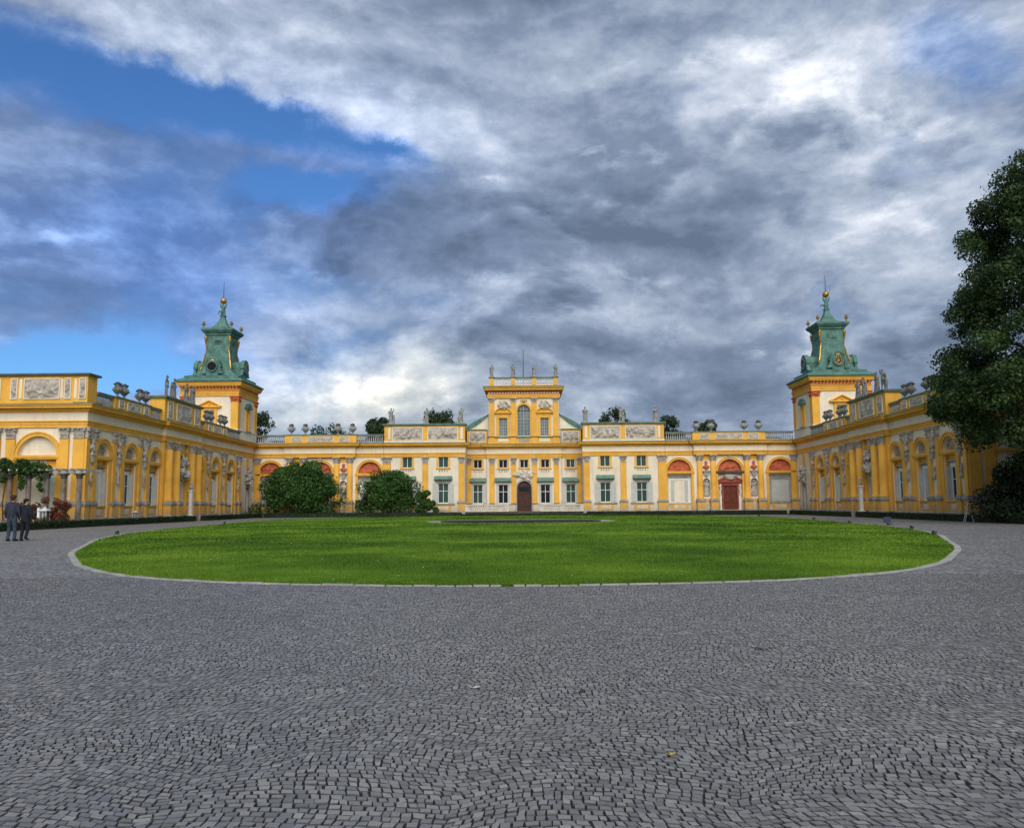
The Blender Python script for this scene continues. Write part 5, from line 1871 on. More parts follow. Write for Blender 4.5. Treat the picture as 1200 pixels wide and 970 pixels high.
    for (u0, u1, sd) in ((.25, .62, 1), (1.28, 1.62, 2), (2.05, 4.4, 3), (4.95, 5.3, 4), (6.1, 8.8, 5)):
        xx = sorted((XX(u0), XX(u1)))
        frame_panel(at, fe @ T(0, .1, 0), xx[0], xx[1], 8.62, 9.92, sd + 120, t=.06, depth=.20, n=14 if u1 - u0 > 1 else 3)
    for u in (.92, 1.86, 4.68):
        obj('attic_strip', cached('estrip', lambda: MB().box(-.09, .09, -.03, .02, 8.6, 9.95)), 'cream_plaster', at, fe @ T(XX(u), .1, 0))
    return Fr, L


FLW, LL = wing(-1)
FRW, LR = wing(1)

# ------------------------------------------------------------------ towers
TZ0 = (14.56, 15.14, 15.98, 16.25, 19.05, 19.84, 21.62, 22.88, 25.3)
TZ1 = (14.62, 15.35, 16.40, 16.80, 20.10, 20.95, 22.70, 24.40, 26.5)


def raised(mb):
    mb.v = [(x, y, float(np.interp(z, TZ0, TZ1))) for x, y, z in mb.v]
    return mb


def tower(sg):
    M = T(sg * 34.05, 90.75, 0)
    side = 'left' if sg < 0 else 'right'
    P = thing('clock_tower', ('left palace tower with green copper roof and a plain round opening facing the court' if sg < 0 else 'right palace tower with green copper roof and gold clock dial'), 'tower', M)
    h = 3.05
    obj('tower_wall', MB().box(-h, h, -h, h, 7.9, 13.1), 'cream_plaster', P, M)
    obj('tower_base', MB().box(-h - .1, h + .1, -h - .1, h + .1, 7.9, 9.35).box(-h - .16, h + .16, -h - .16, h + .16, 9.35, 9.47), 'cream_plaster', P, M)
    for ix in (-1, 1):
        for iy in (-1, 1):
            s = obj('corner_pilaster', cached('tpil', lambda: MB().box(-.40, .40, -.40, .40, 9.47, 12.45)), 'yellow_plaster', P, M @ T(ix * (h - .30), iy * (h - .30), 0))
            obj('capital', cached('tcap', lambda: MB().squares([(.41, 12.45), (.46, 12.55), (.43, 12.62), (.50, 12.95), (.56, 13.0), (.56, 13.09)]).ball((0, -.47, 12.75), .16).ball((-.25, -.45, 12.8), .12).ball((.25, -.45, 12.8), .12).ball((.47, 0, 12.75), .16).ball((-.47, 0, 12.75), .16)), 'terracotta', s, M @ T(ix * (h - .30), iy * (h - .30), 0))
    obj('architrave', MB().squares([(h + .12, 13.1), (h + .12, 13.35), (h + .17, 13.352), (h + .17, 13.6), (h + .25, 13.62), (h + .25, 13.7)]), 'yellow_plaster', P, M)
    obj('painted_frieze', MB().squares([(h + .14, 13.7), (h + .14, 14.15)]), 'red_marble', P, M)
    orn = MB()
    for k in range(4):
        for i in range(17):
            x = -h + .1 + (2 * h - .2) * i / 16
            q = MB().arch_band(x, 13.80, .06, .13, -h - .22, -h - .14, 6).box(x - .06, x + .06, -h - .36, -h - .14, 14.06, 14.15)
            ca, sa = math.cos(k * PI / 2), math.sin(k * PI / 2)
            orn.add([(a * ca - b__ * sa, a * sa + b__ * ca, z) for a, b__, z in q.v], q.f)
    obj('frieze_ornament', orn, 'yellow_plaster', P, M, kind='stuff')
    obj('cornice', MB().squares([(h + .22, 14.15), (h + .40, 14.2), (h + .40, 14.28), (h + .46, 14.32), (h + .46, 14.46), (h + .54, 14.5), (h + .54, 14.56)]), 'yellow_plaster', P, M)
    # windows on the two faces that show
    for rot in ((0, -PI / 2, PI / 2)):
        q = M @ RZ(rot) @ T(0, -h, 0)
        front_ = rot == 0
        if front_:
            w = window(P, q, 0, 9.6, 1.15, 1.95, 'glass_pale', -.06, .55, 3)
            obj('window_surround', cached('tws', lambda: MB().box(-.85, -.575, -.14, .02, 9.5, 11.75).box(.575, .85, -.14, .02, 9.5, 11.75).box(-.85, .85, -.15, .02, 11.55, 11.85)), 'yellow_plaster', w, q)
            obj('pediment', cached('tpd', lambda: MB().box(-1.3, 1.3, -.36, .02, 11.85, 12.0).prism_xz([(-1.05, 12.0), (1.05, 12.0), (0, 12.50)], -.16, .02).prism_xz([(-1.34, 12.0), (-1.1, 12.0), (0, 12.52), (1.1, 12.0), (1.34, 12.0), (0, 12.66)], -.36, .02).ball((0, -.2, 12.2), .13)), 'yellow_plaster', w, q)
        else:
            n_ = obj('blind_niche', cached('tbn', lambda: MB().box(-.60, -.36, -.14, .02, 9.5, 11.7).box(.36, .60, -.14, .02, 9.5, 11.7).box(-.6, .6, -.15, .02, 11.7, 11.95).box(-.36, .36, -.03, .02, 9.5, 11.7)), 'yellow_plaster', P, q)
            obj('niche_hood', cached('tbh', lambda: MB().box(-.85, .85, -.36, .02, 11.95, 12.05).prism_xz([(-.88, 12.05), (.88, 12.05), (.5, 12.42), (0, 12.62), (-.5, 12.42)], -.34, .02)), 'copper', n_, q)
            obj('niche_sill', cached('tbs', lambda: MB().box(-.8, .8, -.3, .02, 9.38, 9.5)), 'grey_stone', n_, q)
    # copper roof
    roof = obj('copper_roof', raised(MB().squares([(3.60, 14.56), (3.68, 14.60), (3.68, 14.70), (3.10, 14.96), (2.96, 14.98), (2.98, 15.14), (2.36, 15.30), (1.88, 15.58), (1.58, 15.98), (1.40, 16.6), (1.32, 17.5), (1.30, 19.05),
                                             (1.45, 19.15), (1.45, 19.28), (1.62, 19.4), (1.80, 19.62), (1.80, 19.78), (1.70, 19.84)])), 'copper', P, M)
    obj('spire', raised(MB().squares([(1.30, 19.84), (.98, 20.0), (.66, 20.35), (.42, 20.8), (.27, 21.2), (.22, 21.5), (.30, 21.52), (.30, 21.62)])), 'copper', roof, M)
    seam = MB()
    for k in range(4):
        for i in range(7):
            x = -2.4 + .8 * i
            prof = [(2.98, 15.14), (2.36, 15.30), (1.88, 15.58), (1.52, 15.98)]
            pts = []
            for hw_, z in prof:
                pts.append((x * hw_ / 2.98, -hw_ - .005, z))
            q = MB().tube(pts, .028, 4)
            ca, sa = math.cos(k * PI / 2), math.sin(k * PI / 2)
            seam.add([(a * ca - b__ * sa, a * sa + b__ * ca, z) for a, b__, z in q.v], q.f)
    obj('roof_seam', raised(seam), 'copper', roof, M)
    for k in range(4):
        qf = M @ RZ(k * PI / 2)
        q = qf @ T(0, -.62, 2.05) @ SC(.90)
        dm = MB().box(-.72, .72, -2.30, -.5, 14.9, 16.25)
        dm.lathe([(.80, .4), (.80, 2.36)], 14, cap=True)
        v0 = len(dm.v) - 28
        dm.v[v0:] = [(x, -z, 16.2 + y) for x, y, z in dm.v[v0:]]
        o = obj('dormer', cached('dorm', lambda: dm), 'copper', P, q)
        obj('dormer_hood', cached('dormh', lambda: MB().arch_band(0, 16.2, .74, .98, -2.46, -2.0, 14, -.15, PI + .15).box(-1.1, -.74, -2.44, -2.0, 15.98, 16.14).box(.74, 1.1, -2.44, -2.0, 15.98, 16.14)), 'copper', o, q)
        for s2 in (-1, 1):
            obj('dormer_scroll', cached('dsc', lambda: MB().prism_xz([(.74, 15.1), (1.36, 15.1), (1.16, 15.4), (1.02, 15.7), (.96, 15.98), (.74, 15.98)], -2.42, -2.1)), 'copper', o, q @ SC(s2, 1, 1))
        cl = obj('clock' if sg > 0 else 'oculus', cached('dial%d' % sg, lambda: MB().arch_band(0, 0, .54, .66, -.10, .02, 20, 0, 2 * PI)), 'copper', o, q @ T(0, -2.42, 15.98))
        if sg > 0:
            ms = MB()
            for i in range(12):
                a = 2 * PI * i / 12
                c_, s_ = math.cos(a), math.sin(a)
                ms.add([((.34 * c_ - .035 * s_), -.065, (.34 * s_ + .035 * c_)), ((.50 * c_ - .05 * s_), -.065, (.50 * s_ + .05 * c_)), ((.50 * c_ + .05 * s_), -.065, (.50 * s_ - .05 * c_)), ((.34 * c_ + .035 * s_), -.065, (.34 * s_ - .035 * c_))], [(3, 2, 1, 0)])
            for a, l, w_ in ((2.2, .28, .05), (3.9, .40, .035)):
                c_, s_ = math.cos(a), math.sin(a)
                ms.add([(-w_ * s_, -.07, w_ * c_), (l * c_, -.07, l * s_), (w_ * s_, -.07, -w_ * c_), (-.1 * c_, -.07, -.1 * s_)], [(0, 1, 2, 3)])
            ms.lathe([(.13, .05), (.13, .07)], 10)
            v0 = len(ms.v) - 20
            ms.v[v0:] = [(x, -z, y) for x, y, z in ms.v[v0:]]
            obj('dial_markings', cached('dialm', lambda: ms), 'gold', o, q @ T(0, -2.42, 15.98))
        obj('dial', cached('dialf%d' % sg, lambda: MB().add([(0, -.04, 0)] + [(.53 * math.cos(2 * PI * i / 20), -.04, .53 * math.sin(2 * PI * i / 20)) for i in range(20)], [(0, 1 + (i + 1) % 20, 1 + i) for i in range(20)])), 'iron' if sg > 0 else 'glass_dark', o, q @ T(0, -2.42, 15.98))
        obj('gilt_crest', cached('crest', lambda: trophy_mesh('crest', 61, .95, .42, .03, .1, 14)), 'gold', o, q @ T(0, -2.42, 16.5))
        fr = obj('oval_frame', cached('ovf', lambda: MB().prism_xz([(-.52, 0), (-.32, -.26), (.32, -.26), (.52, 0), (.32, .26), (-.32, .26)], -.06, .06)), 'copper', P, qf @ T(0, -1.32, 19.45))
        obj('oval_opening', cached('ovo', lambda: MB().prism_xz([(-.38, 0), (-.25, -.17), (.25, -.17), (.38, 0), (.25, .17), (-.25, .17)], -.075, .0)), 'iron' if (sg < 0) else 'copper', fr, qf @ T(0, -1.32, 19.45))
        # gilt scroll down each corner
        qq = M @ RZ(k * PI / 2 + PI / 4)
        pts = [(0, -1.84 - .08 * math.sin(i * .9), 19.0 - i * .24) for i in range(7)] + [(0, -1.95, 17.2), (0, -2.05, 16.7), (0, -2.24, 16.2), (0, -2.42, 15.9)]
        obj('gilt_volute', cached('volu', lambda: raised(MB().tube(pts, [.13, .17, .12, .08, .09, .075, .085, .075, .09, .11, .06], 6).ball((0, -1.92, 18.85), .17))), 'gold', P, qq)
        # little gilt vase on each corner of the lantern
        v = obj('gilt_vase', cached('vase', lambda: MB().lathe([(.10, 0), (.10, .12), (.05, .16), (.06, .25), (.20, .36), (.22, .48), (.12, .56), (.16, .62), (.05, .66), (.08, .74), (.02, .86)], 10)), 'gold', P, qq @ T(0, -2.2, 20.95))
    # figure shouldering a gilt globe
    fg = MB()
    C = fg.capsule
    C((-.12, 0, .05), (-.10, -.1, .36), .10, .12)
    C((.14, -.02, .02), (.1, 0, .36), .09, .12)
    C((0, 0, .38), (.02, -.02, .68), .17, .19)
    C((-.18, 0, .74), (.22, 0, .74), .10, .10)
    fg.ball((.0, -.10, .86), .11)
    C((-.22, 0, .76), (-.30, -.06, .98), .07, .06)
    C((.24, 0, .76), (.30, -.04, 1.0), .07, .06)
    C((-.1, .05, .3), (-.42, .1, .42), .10, .05)
    C((-.42, .1, .42), (-.5, .1, .2), .05, .04)
    obj('roof_figure', cached('atlas', lambda: remesh(fg, .035, 'atlas', 2)), 'copper', P, M @ T(0, 0, 22.66) @ SC(1.2, 1.2, 1.42))
    obj('globe', cached('globe', lambda: MB().ball((0, 0, 24.40), .36, 16, 12), True), 'gold', P, M)
    obj('spike', cached('spike', lambda: MB().tube([(0, 0, 24.7), (0, 0, 26.6)], [.045, .018], 6)), 'iron', P, M)


tower(-1)
tower(1)

# ------------------------------------------------------------------ roof statues and urns
def statue(M, mesh_i, label, group, pedestal=.10, size=1.0, turn=0.0, mat='statue_stone'):
    o = obj('stone_statue', STAT[mesh_i], mat, None, M @ T(0, 0, pedestal) @ RZ(turn) @ SC(size))
    if pedestal:
        obj('pedestal', cached('sped%g' % pedestal, lambda: MB().box(-.38, .38, -.3, .3, -pedestal - .01, .004)), 'grey_stone', o, M @ T(0, 0, pedestal))
    return tag(o, label, 'statue', group)


GS = 'stone statues along the roofline'
statue(FM @ T(-15.2, .5, 10.36), 2, 'adult and child stone group at the left end of the left corner attic', GS)
statue(FM @ T(-11.15, .5, 10.36), 1, 'slim robed stone figure on the middle of the left corner attic', GS)
statue(FM @ T(-7.15, .5, 10.36), 3, 'broad stone figure with shield on the left attic, beside the copper shoulder', GS, turn=.3)
statue(FM @ T(7.0, .5, 10.36), 5, 'robed stone figure on the right attic, beside the copper shoulder', GS, turn=-.2)
statue(FM @ T(11.1, .5, 10.36), 4, 'bare hero figure on the middle of the right corner attic, tree behind', GS)
statue(FM @ T(15.0, .5, 10.36), 0, 'stone figure with staff at the right end of the right corner attic', GS, turn=.25)
for k, (x, m, lb) in enumerate(((-3.76, 1, 'far left corner of the high central roof parapet'), (-1.24, 5, 'high central parapet just left of the flagpole'),
                                (1.24, 0, 'high central parapet just right of the flagpole'), (3.76, 1, 'far right corner of the high central roof parapet'))):
    statue(fc @ T(x, .02, 16.06), m, 'small stone statue on the ' + lb, GS, .06, .86, (.2, -.3, .1, -.5)[k])
for side, Fr, L in (('left', FLW, LL), ('right', FRW, LR)):
    for y, m, lb, tn in ((67.75, 4, 'at the near corner', .2), (69.25, 1, 'second from the near corner', -.2), (72.15, 5, 'second from the far corner', .3), (73.65, 0, 'at the far corner', 0)):
        statue(Fr @ T(L(y), .15, 10.36), m, 'dark stone statue on the %s wing attic, %s' % (side, lb), GS, .08, 1.0, tn, 'backlit_stone')
    for y, lb in ((58.75, 'first from the near end'), (59.85, 'second from the near end'), (62.45, 'third from the near end'), (63.6, 'beside the near side of the raised attic'),
                  (77.2, 'beyond the raised attic, nearest it'), (78.4, 'beyond the raised attic, second from it'), (81.2, 'before the tower, second from its wall'), (82.4, 'before the tower, closest to its wall')):
        M = Fr @ T(L(y), .08, 9.23)
        o = obj('stone_urn', cached('urn', lambda: urn_mb(1.15), True), 'backlit_stone', None, M)
        obj('urn_flowers', cached('urnf', lambda: urn_flowers_mb(1.15), True), 'dark_stone', o, M)
        tag(o, 'stone urn on the %s wing parapet, %s' % (side, lb), 'urn', 'urns along the roof parapets')
for sx in (-1, 1):
    for x, lb in ((19.5, 'closest to the corner attic'), (21.15, 'second from the corner attic'), (24.9, 'third from the corner attic'), (26.5, 'nearest the tower')):
        M = FM @ T(sx * x, .08, 9.23)
        o = obj('stone_urn', cached('urnb', lambda: urn_mb(1.28), True), 'statue_stone', None, M)
        obj('urn_flowers', cached('urnbf', lambda: urn_flowers_mb(1.28), True), 'dark_stone', o, M)
        tag(o, 'stone urn on the %s arcade parapet of the main front, %s' % ('left' if sx < 0 else 'right', lb), 'urn', 'urns along the roof parapets')

# ------------------------------------------------------------------ hedges and planting
def hedge(p0, p1, w, h, label, seed):
    p0, p1 = Vector(p0), Vector(p1)
    d = p1 - p0
    Ln = d.length
    M = T(p0.x, p0.y, 0) @ RZ(math.atan2(d.y, d.x))
    o = thing('hedge', label, 'hedge', M, 'low clipped hedges round the court')
    rg = np.random.RandomState(seed)
    n = int(Ln / .4)
    mb = MB()
    vs, fs = [], []
    for i in range(n + 1):
        x = Ln * i / n
        for y, z in ((-w / 2, 0), (-w / 2 + .02, h * .93), (-w / 2 + .09, h), (w / 2 - .09, h), (w / 2 - .02, h * .93), (w / 2, 0)):
            vs.append((x, y + rg.uniform(-.02, .02), max(0, z + rg.uniform(-.02, .02) * (z > 0))))
    for i in range(n):
        for k in range(5):
            fs.append((i * 6 + k, i * 6 + 6 + k, i * 6 + 7 + k, i * 6 + 1 + k))
    fs += [(0, 1, 2, 3, 4, 5), tuple(n * 6 + k for k in range(6))]
    mb.add(vs, fs)
    obj('hedge_body', mb, 'leaf_yew', o, M)
    N = int(Ln * 190)
    x = rg.uniform(0, Ln, N)
    t = rg.uniform(0, 1, N)
    side = t < .5
    y = np.where(side, -w / 2 - .01, rg.uniform(-w / 2, w / 2, N)) + rg.uniform(-.03, .03, N)
    z = np.where(side, rg.uniform(.02, h, N), h) + rg.uniform(-.01, .03, N)
    s = .045 * rg.uniform(.6, 1.4, N)[:, None]
    P = np.stack([x, y, z], 1)
    a = rg.normal(size=(N, 3))
    a /= np.linalg.norm(a, axis=1)[:, None]
    c = np.cross(a, rg.normal(size=(N, 3)))
    c /= np.linalg.norm(c, axis=1)[:, None]
    V = np.stack([P - a * s, P + c * s * .6, P + a * s, P - c * s * .6], 1).reshape(-1, 3)
    obj('hedge_leaves', array_mesh('hedge_leaves', V, N, 4), 'leaf_hedge', o, M, kind='stuff')
    return o


hedge((-28.75, 43.5), (-28.0, 69.4), .6, .42, 'long low clipped hedge before the near half of the left wing', 1)
hedge((-27.95, 71.6), (-27.5, 85.2), .6, .40, 'low clipped hedge before the far half of the left wing', 2)
hedge((28.0, 69.4), (28.75, 43.5), .6, .42, 'long low clipped hedge before the near half of the right wing', 3)
hedge((27.5, 85.2), (27.95, 71.6), .6, .40, 'low clipped hedge before the far half of the right wing', 4)
hedge((-27.0, 85.6), (-6.5, 85.6), .7, .40, 'low dark hedge under the left arcade, in front of the round shrubs', 5)
hedge((6.5, 85.6), (27.0, 85.6), .7, .40, 'low dark hedge under the right arcade with the red door', 6)
hedge((-6.6, 86.2), (6.6, 86.2), .5, .22, 'very low dark hedge before the middle terrace steps', 7)


def shrub(name, label, cat, x, y, rx, rz, n, size, leaf, seed, stems=True, group=None, ry=None, clumps=40, zc=None, low=.12):
    rg = random.Random(seed)
    ry = ry or rx * .75
    o = thing(name, label, cat, T(x, y, 0), group)
    cs, rr, ks = [], [], []
    for i in range(clumps):
        a = rg.uniform(0, 2 * PI)
        v = rg.uniform(low, 1) ** .9
        prof = max(.05, 1.02 - max(0, v - .12)) ** .55
        q = prof * rg.uniform(.40, .95)
        r_ = rg.uniform(.12, .26) * min(rx, rz) * (1.0 - .25 * v)
        cs.append((x + math.cos(a) * q * rx, y + math.sin(a) * q * ry, max(.35 * r_, v * (rz - r_ * .6))))
        rr.append(r_)
        ks.append(int(n / clumps))
    for i in range(int(clumps / 3)):
        a, q = rg.uniform(0, 2 * PI), rg.uniform(0, .5)
        cs.append((x + math.cos(a) * q * rx, y + math.sin(a) * q * ry, rz * rg.uniform(.25, .7)))
        rr.append(.3 * min(rx, rz))
        ks.append(int(n / clumps * .6))
    obj('foliage', leaf_cloud(cs, rr, ks, size, seed), leaf, o, T(0, 0, 0), kind='stuff')
    if stems:
        mb = MB()
        for i in range(9):
            c = cs[rg.randrange(len(cs))]
            b0 = Vector((x + rg.uniform(-.3, .3), y + rg.uniform(-.3, .3), 0))
            mb.tube([b0, b0.lerp(Vector(c), .5) + Vector((0, 0, .3)), c], [.07, .05, .02], 6)
        obj('stems', mb, 'bark', o)
    return o


shrub('round_shrub', 'large dark green rounded shrub before the left arches, the wider one', 'shrub', -24.4, 88.4, 5.9, 5.8, 30000, .115, 'leaf_bush', 11, clumps=70, ry=2.9, group='big shrubs before the left arcade', low=.05)
shrub('round_shrub', 'dark green rounded shrub between the left arches and the corner block', 'shrub', -14.6, 88.4, 4.6, 5.0, 22000, .115, 'leaf_bush', 12, clumps=56, ry=2.6, group='big shrubs before the left arcade', low=.05)
shrub('round_shrub', 'small dark shrub before the shuttered window, beside a bigger one', 'shrub', -10.7, 88.0, 1.55, 3.15, 6500, .11, 'leaf_bush', 13, clumps=26, ry=1.4, group='big shrubs before the left arcade', low=.05)
shrub('yew_bush', 'very dark spreading bush under the big tree on the right', 'shrub', 32.0, 49.8, 5.2, 4.6, 36000, .10, 'leaf_yew', 14, clumps=76, ry=2.6, low=.03)

# the big tree on the right
def big_tree():
    X0, Y0 = 31.3, 46.5
    o = thing('maple_tree', 'tall dense dark green tree standing at the right edge of the court', 'tree', T(X0, Y0, 0))
    zz = [4.3, 4.8, 5.4, 6.4, 7.6, 9.3, 11.2, 12.9, 15.6, 17.6, 19.6, 21.4, 23.2]
    rr_ = [4.6, 5.8, 6.4, 7.3, 7.7, 7.4, 6.9, 6.4, 5.8, 5.0, 4.2, 2.6, .4]
    rg = random.Random(19)
    cs, rr, ks = [], [], []
    for i in range(330):
        z = rg.uniform(4.9, 21.4)
        Rz = float(np.interp(z, zz, rr_))
        a = rg.uniform(0, 2 * PI)
        c = rg.uniform(.6, 1.3) * (1.0 if z < 17 else .85)
        q = max(0, Rz - c * .75) * rg.uniform(.72, 1.05)
        cs.append((X0 + math.cos(a) * q, Y0 + math.sin(a) * q * .85, z))
        rr.append(c)
        ks.append(int(400 * c * c) + 80)
    for i in range(110):
        z = rg.uniform(5.3, 20.5)
        Rz = float(np.interp(z, zz, rr_))
        a = rg.uniform(0, 2 * PI)
        q = Rz * rg.uniform(.05, .68)
        cs.append((X0 + math.cos(a) * q, Y0 + math.sin(a) * q * .8, z))
        rr.append(1.5)
        ks.append(380)
    for i in range(34):      # low boughs hanging on the far right
        cs.append((rg.uniform(29.6, 38), Y0 + rg.uniform(-2, 3), rg.uniform(3.4, 5.6)))
        rr.append(rg.uniform(.8, 1.2))
        ks.append(380)
    obj('crown', leaf_cloud(cs, rr, ks, .100, 20, (1, 1, .8), .35), 'leaf_dark', o, T(0, 0, 0), kind='stuff')
    tips = [cs[rg.randrange(250)] for _ in range(26)]
    tips.append((X0, Y0, 22))
    obj('trunk', limb_mb((X0, Y0, 0), tips, .55, 3), 'bark', o)


big_tree()

FT = (('tree seen above the roof beside the left tower', -41.0, 15.6, 3.6), ('wide tree top above the left urns', -30.2, 14.2, 4.2),
      ('tree top above the roof left of the corner attic', -23.2, 15.2, 3.0), ('broad tree top between two left attic statues', -12.9, 15.7, 4.2),
      ('tree top behind the middle statue of the right attic', 13.9, 15.8, 3.7), ('tree top just right of the right corner attic', 22.6, 15.1, 3.0),
      ('small tree top behind the right arcade urns', 27.8, 13.6, 2.4))
for k, (lb, x, zt, r_) in enumerate(FT):
    Y0 = 124 + (k % 3) * 3
    o = thing('background_tree', lb, 'tree', T(x, Y0, 0), 'trees beyond the palace')
    rg = random.Random(50 + k)
    cs, rr, ks = [], [], []
    for i in range(64):
        a, v = rg.uniform(0, 2 * PI), rg.uniform(.35, 1)
        q = r_ * rg.uniform(.3, .85) * math.sqrt(max(.05, 1 - ((v - .6) / .45) ** 2))
        c = rg.uniform(.18, .31) * r_
        cs.append((x + math.cos(a) * q, Y0 + math.sin(a) * q, v * zt - c * .7))
        rr.append(c)
        ks.append(130)
    obj('crown', leaf_cloud(cs, rr, ks, .19, 60 + k), 'leaf_far', o, T(0, 0, 0), kind='stuff')
    obj('trunk', limb_mb((x, Y0, 0), cs[:9] + [(x, Y0, zt * .9)], .3, k), 'bark', o)

# ------------------------------------------------------------------ pergola with its vine, flowers and lanterns
PY = 52.7
pg = thing('pergola', 'weathered pergola of stone posts and pale beams before the left wing end', 'pergola', T(-31, PY, 0))
for px in (-35.6, -34.4, -33.22, -31.97, -30.78, -29.68, -28.66):
    o = obj('post', cached('pgp', lambda: MB().box(-.24, .24, -.24, .24, 0, .5).lathe([(.17, .5), (.165, 2.0), (.15, 3.12)], 12)), 'pergola_stone', pg, T(px, PY, 0))
    obj('post_cap', cached('pgc', lambda: MB().lathe([(.16, 3.12), (.21, 3.16), (.19, 3.22), (.24, 3.36)], 12).box(-.25, .25, -.25, .25, 3.36, 3.45)), 'dark_stone', o, T(px, PY, 0))
obj('beam', MB().box(-36, -28.2, PY - .13, PY + .02, 3.452, 3.62), 'old_wood', pg)
obj('beam', MB().box(-36, -28.3, PY + .06, PY + .2, 3.453, 3.60), 'old_wood', pg)
for i in range(16):
    x = -35.8 + i * .49
    obj('rafter', cached('pgr', lambda: MB().box(-.05, .05, -.75, 1.45, 3.62, 3.74)), 'old_wood', pg, T(x, PY, 0) @ RZ(.02 * ((i * 7) % 5 - 2)))
vn = thing('climbing_vine', 'leafy green vine growing over the pergola beams', 'vine', T(-33, PY, 0))
rg = random.Random(77)
cs, rr, ks = [], [], []
for i in range(56):
    x = rg.uniform(-36, -31.0)
    cs.append((x, PY + rg.uniform(-.7, .7), 3.72 + rg.uniform(-.1, .55) * min(1, (-30.9 - x) / 1.5)))
    rr.append(rg.uniform(.26, .42))
    ks.append(170)
for (x, z, r_) in ((-32.3, 3.2, .28), (-32.2, 2.85, .25), (-31.3, 3.4, .3), (-31.0, 3.15, .25), (-31.1, 2.7, .2), (-30.95, 2.4, .14), (-32.25, 2.6, .2), (-30.6, 3.75, .3), (-33.5, 3.1, .25)):
    cs.append((x, PY - .3, z))
    rr.append(r_)
    ks.append(90)
obj('vine_leaves', leaf_cloud(cs, rr, ks, .085, 78, shell=.2), 'leaf_vine', vn, kind='stuff')
vm_ = MB()
for c in cs[-9:] + cs[:8]:
    vm_.tube([(c[0] + .3, PY, 3.7), (c[0] + .1, PY - .2, 3.6), c], [.02, .015, .008], 5)
vm_.tube([(-33.4, PY - .1, 0), (-33.5, PY - .22, 1.6), (-33.3, PY - .15, 3.6)], [.05, .04, .03], 6)
obj('vine_stem', vm_, 'bark', vn)


def flower_bush(x, y, rx, h, label, seed, petals=900, leaves=1300, leaf='leaf_bush'):
    o = thing('flower_shrub', label, 'flowering shrub', T(x, y, 0), 'flowers beside the pergola')
    rg = random.Random(seed)
    cs = [(x + rg.uniform(-rx, rx), y + rg.uniform(-.35, .35), rg.uniform(.35, h)) for _ in range(16)]
    obj('foliage', leaf_cloud(cs, [.27] * 16, [leaves // 16] * 16, .06, seed), leaf, o, kind='stuff')
    if petals:
        cp = [(c[0], c[1] - .08, c[2] + .03) for c in cs]
        obj('blossom', leaf_cloud(cp, [.25] * 16, [petals // 16] * 16, .055, seed + 1, shell=.7), 'petal_red', o, kind='stuff')
    mb = MB()
    for c in cs[:8]:
        mb.tube([(x + (c[0] - x) * .3, y, 0), c], [.025, .01], 5)
    obj('stems', mb, 'bark', o)


flower_bush(-30.95, 51.3, .42, 1.45, 'tall clump of dark red flowers just right of the two walkers', 5)
flower_bush(-29.35, 51.4, .75, 1.75, 'wide bush of dark red flowers before the last pergola posts', 8, 1500, 1700)
flower_bush(-33.4, 51.0, .55, 1.6, 'bright green leafy bush at the picture edge under the pergola', 9, 0, 2200, 'leaf_bright')
flower_bush(-30.2, 50.8, .9, .5, 'low mixed bedding plants between the hedge and the pergola', 12, 300, 1500)
obj_l = []


def lantern(x, y, z0, s, label):
    M = T(x, y, 0)
    o = thing('garden_lantern', label, 'lantern', M, 'white lanterns by the left hedge')
    q = M @ T(0, 0, z0) @ SC(s)
    obj('base', MB().box(-.25, .25, -.25, .25, 0, .06).box(-.06, .06, -.06, .06, -z0 / s, 0), 'lantern_paint', o, q)
    fr = MB()
    for ix in (-1, 1):
        for iy in (-1, 1):
            fr.box(ix * .2 - .018, ix * .2 + .018, iy * .2 - .018, iy * .2 + .018, .06, .62)
    fr.box(-.02, .02, -.205, -.19, .06, .62)
    obj('frame', fr, 'lantern_paint', o, q)
    obj('glass', MB().box(-.17, .17, -.17, .17, .065, .615), 'lamp_glass', o, q)
    obj('cap', MB().squares([(.27, .62), (.29, .66), (.18, .74), (.06, .82), (.04, .88), (.02, .90)]), 'lantern_paint', o, q)


lantern(-29.75, 50.9, .42, 1.0, 'white garden lantern with pitched cap beside the red flowers')
lantern(-28.85, 60.9, .40, .68, 'small white lantern before the second arched window of the left wing')
pt = obj('marker_post', MB().box(-.06, .06, -.06, .06, 0, 1.22).box(-.07, .07, -.07, .07, 1.22, 1.26), 'white_paint', None, T(-30.05, 50.75, 0))
tag(pt, 'slim white post standing just left of the white lantern', 'post')

